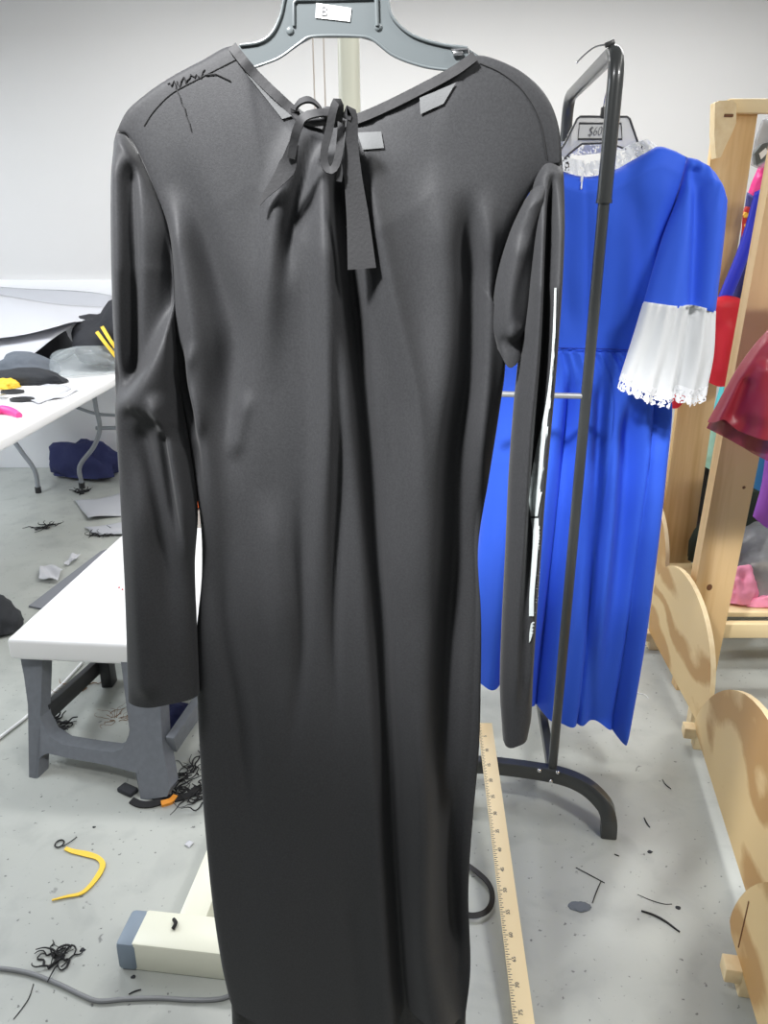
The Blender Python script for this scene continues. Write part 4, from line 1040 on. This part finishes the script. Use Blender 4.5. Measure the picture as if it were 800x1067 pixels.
mb.ribbon(cr([list(F(x, y, .006)) for x, y in pts], 30), .018, (0, -.3, 1), .006); tag(mb.build('black_strap', THREAD), 'flat black strap curling round the right foot of the low table', 'strap')
mb = MB(); mb.box(F(133, 823, .008), (.05, .03, .014), rz=-.5, bev=.004); tag(mb.build('black_scrap', DKCLOTH), 'folded black cloth scrap left of the low table right foot', 'cloth')
blob('navy_scrap', 'navy cloth scrap on the floor between the low table leg and the black dress', 'cloth', F(183, 752), (.06, .05, .05), NAVY, 101, .3)
mb = MB(); mb.ribbon(cr([list(F(x, y, .006)) for x, y in ((183, 830), (178, 835), (168, 838))], 12), .014, (0, -.3, 1), .012); tag(mb.build('orange_scrap', mat('amber_cloth', s2l(232, 150, 50), .7)), 'small amber scrap among the black straps by the low table foot', 'scrap')
# yellow ribbon with a dark ring
yr = thing('yellow_ribbon', 'yellow ribbon with a black wire ring lying on the floor', 'ribbon', F(90, 905))
mb = MB(); pts = [(68, 884), (76, 887), (90, 890), (102, 894), (107, 901), (103, 911), (94, 923), (84, 931), (70, 934), (54, 938)]
mb.ribbon(cr([list(F(x, y, .004)) for x, y in pts], 50), list(cr([(.009, 0), (.014, 0), (.011, 0), (.013, 0), (.012, 0), (.013, 0), (.011, 0), (.008, 0), (.003, 0)], 50)[:, 0]), (0, -.2, 1), .003); mb.build('strip', YEL, yr)
mb = MB(); c = F(62, 879, .003); mb.tube([c+Vector((.010*math.cos(a), .012*math.sin(a), 0)) for a in np.linspace(0, 6.28, 20)[:-1]], .0018, 6, closed=True)
mb.tube(cr([list(F(65, 882, .003)), list(F(72, 878, .004)), list(F(80, 872, .002))], 12), .0012, 6); mb.build('ring', THREAD, yr)['label'] = 'small black wire ring'
# cable
mb = MB(); pts = [(-60, 1004), (0, 1009), (30, 1014), (60, 1025), (85, 1037), (102, 1043), (130, 1041), (165, 1040), (200, 1042), (228, 1041), (246, 1036), (300, 1030)]
mb.tube(cr([list(F(x, y, .0045)) for x, y in pts], 90), .0045, 10); tag(mb.build('cable', CABLE), 'grey cable running along the floor at the lower left', 'cable')
# light stick and rod under the table
mb = MB(); mb.tube([F(-10, 776, .006), F(24, 750, .006), F(66, 712, .006), F(86, 690, .006)], .005, 8); tag(mb.build('white_rod', LABEL), 'thin white rod on the floor passing under the low table', 'rod')
sheet('paper_scrap', 'tiny white paper square on the floor left of the black dress', 'paper', [F(192, 880, .003), F(197, 883, .003), F(202, 878, .003), F(197, 875, .003)], PAPER, .001, 4, seed=5, zmin=.001)

# ------------------------------------------------------------------ on the floor, right
mb = MB(); pts = [(478, 896), (492, 905), (506, 917), (512, 928), (512, 941), (506, 950), (494, 954), (478, 952)]
mb.ribbon(cr([list(F(x, y, .012)) for x, y in pts], 40), .012, [Vector((.3, -.5, .8))]*40, .003); tag(mb.build('black_strap', BLK2), 'black ribbon loop on the floor between the black dress and the ruler', 'strap')
TG = 'loose threads on the floor'
def thread(label, pts, m=THREAD, r=.0014, name='thread'):
    m_ = MB(); m_.tube(cr([list(F(x, y, r)) for x, y in pts], 24), [r*(1-.3*abs(2*i/23-1)) for i in range(24)], 6); tag(m_.build(name, m), label, 'thread', TG)
thread('straight dark thread on the floor right of the ruler', [(600, 904), (615, 912), (630, 920)])
thread('short dark thread crossing down to the grey lint pad right of the ruler', [(626, 918), (621, 930), (617, 941)])
thread('thicker dark sliver on the floor towards the nearest plywood panel', [(668, 949), (680, 953), (693, 960), (708, 971)], r=.0028)
thread('thin dark thread just above the thick dark sliver', [(664, 932), (678, 938), (692, 942), (700, 942)], r=.001)
thread('short dark thread nearer the second plywood panel', [(690, 812), (693, 817), (699, 822)], r=.0016)
thread('short dark thread between the rack foot and the third plywood panel', [(671, 852), (674, 858), (677, 862)], r=.002)
thread('white thread beside the blue hem', [(660, 716), (665, 722), (672, 724), (676, 728)], LABEL, .0014)
thread('white thread beside the second plywood panel', [(668, 666), (671, 672), (676, 670), (680, 668)], LABEL, .0014)
thread('tiny dark thread at the lower right of the rack shadow', [(640, 890), (645, 892)], r=.0016)
thread('short dark thread right of the cream stand end cap', [(134, 1036), (140, 1033), (147, 1031)], r=.0016)
thread('thin brown thread in the lower left corner', [(35, 1025), (30, 1040), (22, 1052), (14, 1062)], r=.0012)
blob('lint_pad', 'flat grey lint pad on the floor right of the ruler', 'lint', F(604, 945), (.024, .014, .004), GRCLOTH, 111, .2)
for k, (x, y, s) in enumerate(((677, 888, .006), (706, 946, .006), (86, 990, .006), (139, 1018, .005), (98, 862, .004))):
    blob('fluff', ['dark fluff speck by the third plywood panel', 'dark fluff speck at the end of the thin thread', 'dark fluff speck above the cable', 'dark fluff speck below the cream beam', 'dark fluff speck above the yellow ribbon'][k], 'fluff', F(x, y), (s, s*.8, s*.5), DKCLOTH, 120+k, .4, sub=2, group='dark fluff specks on the floor')
mb = MB(); mb.tube(cr([list(F(180, 968, .074)), list(F(183, 962, .080)), list(F(181, 958, .076))], 8), .004, 6); tag(mb.build('thread', THREAD), 'black thread bit lying on the cream stand beam', 'thread', TG)

# ------------------------------------------------------------------ light
def area(name, loc, sx_, sy_, power, col=(1, 1, 1), rot=(0, 0, 0)):
    l = bpy.data.lights.new(name, 'AREA'); l.shape = 'RECTANGLE'; l.size = sx_; l.size_y = sy_; l.energy = power; l.color = col
    o = bpy.data.objects.new(name, l); C.objects.link(o); o.location = loc; o.rotation_euler = rot; return o
area('tube_and_fill_lamp', (-.95, .10, 2.75), .5, .25, 34, (.98, .99, 1))
area('tube_and_fill_lamp', (1.3, .40, 2.45), .5, .25, 36, (1, .99, .97))
area('tube_and_fill_lamp', (1.7, 1.5, 2.75), .25, 1.3, 9, (1, .97, .93))
area('tube_and_fill_lamp', (-2.9, 2.7, 2.4), 1.2, 1.2, 64, (.87, .93, 1))  # not a tube: unseen fill added to brighten floor under the folding table
area('tube_and_fill_lamp', (.35, 3.45, 2.75), 3.6, .25, 88, (1, .995, .985))
sp = bpy.data.lights.new('added_dress_spot', 'SPOT'); sp.energy = 370; sp.spot_size = math.radians(27); sp.spot_blend = .55; sp.shadow_soft_size = .10  # unseen spot added to brighten the upper black dress and leave its hem dark
so = bpy.data.objects.new('added_dress_spot', sp); C.objects.link(so); so.location = (-.68, .0, 2.55)
so.rotation_euler = (Vector((-.10, .88, 1.435))-so.location).to_track_quat('-Z', 'Y').to_euler()
w = bpy.data.worlds.new('World'); bpy.context.scene.world = w; w.use_nodes = True
w.node_tree.nodes['Background'].inputs[0].default_value = (.93, .97, 1, 1); w.node_tree.nodes['Background'].inputs[1].default_value = .16

# ------------------------------------------------------------------ camera
cam = bpy.data.cameras.new('Camera'); co = bpy.data.objects.new('Camera', cam); C.objects.link(co)
co.location = (0, 0, CAMZ); co.rotation_euler = (math.pi/2-TH, 0, 0)
cam.sensor_fit = 'VERTICAL'; cam.sensor_height = 24; cam.lens = 24*FPX/1067; cam.clip_start = .02
sc_ = bpy.context.scene; sc_.camera = co
sc_.view_settings.view_transform = 'Standard'; sc_.view_settings.look = 'None'; sc_.view_settings.gamma = 1; sc_.view_settings.exposure = 0
sc_.view_settings.use_curve_mapping = False
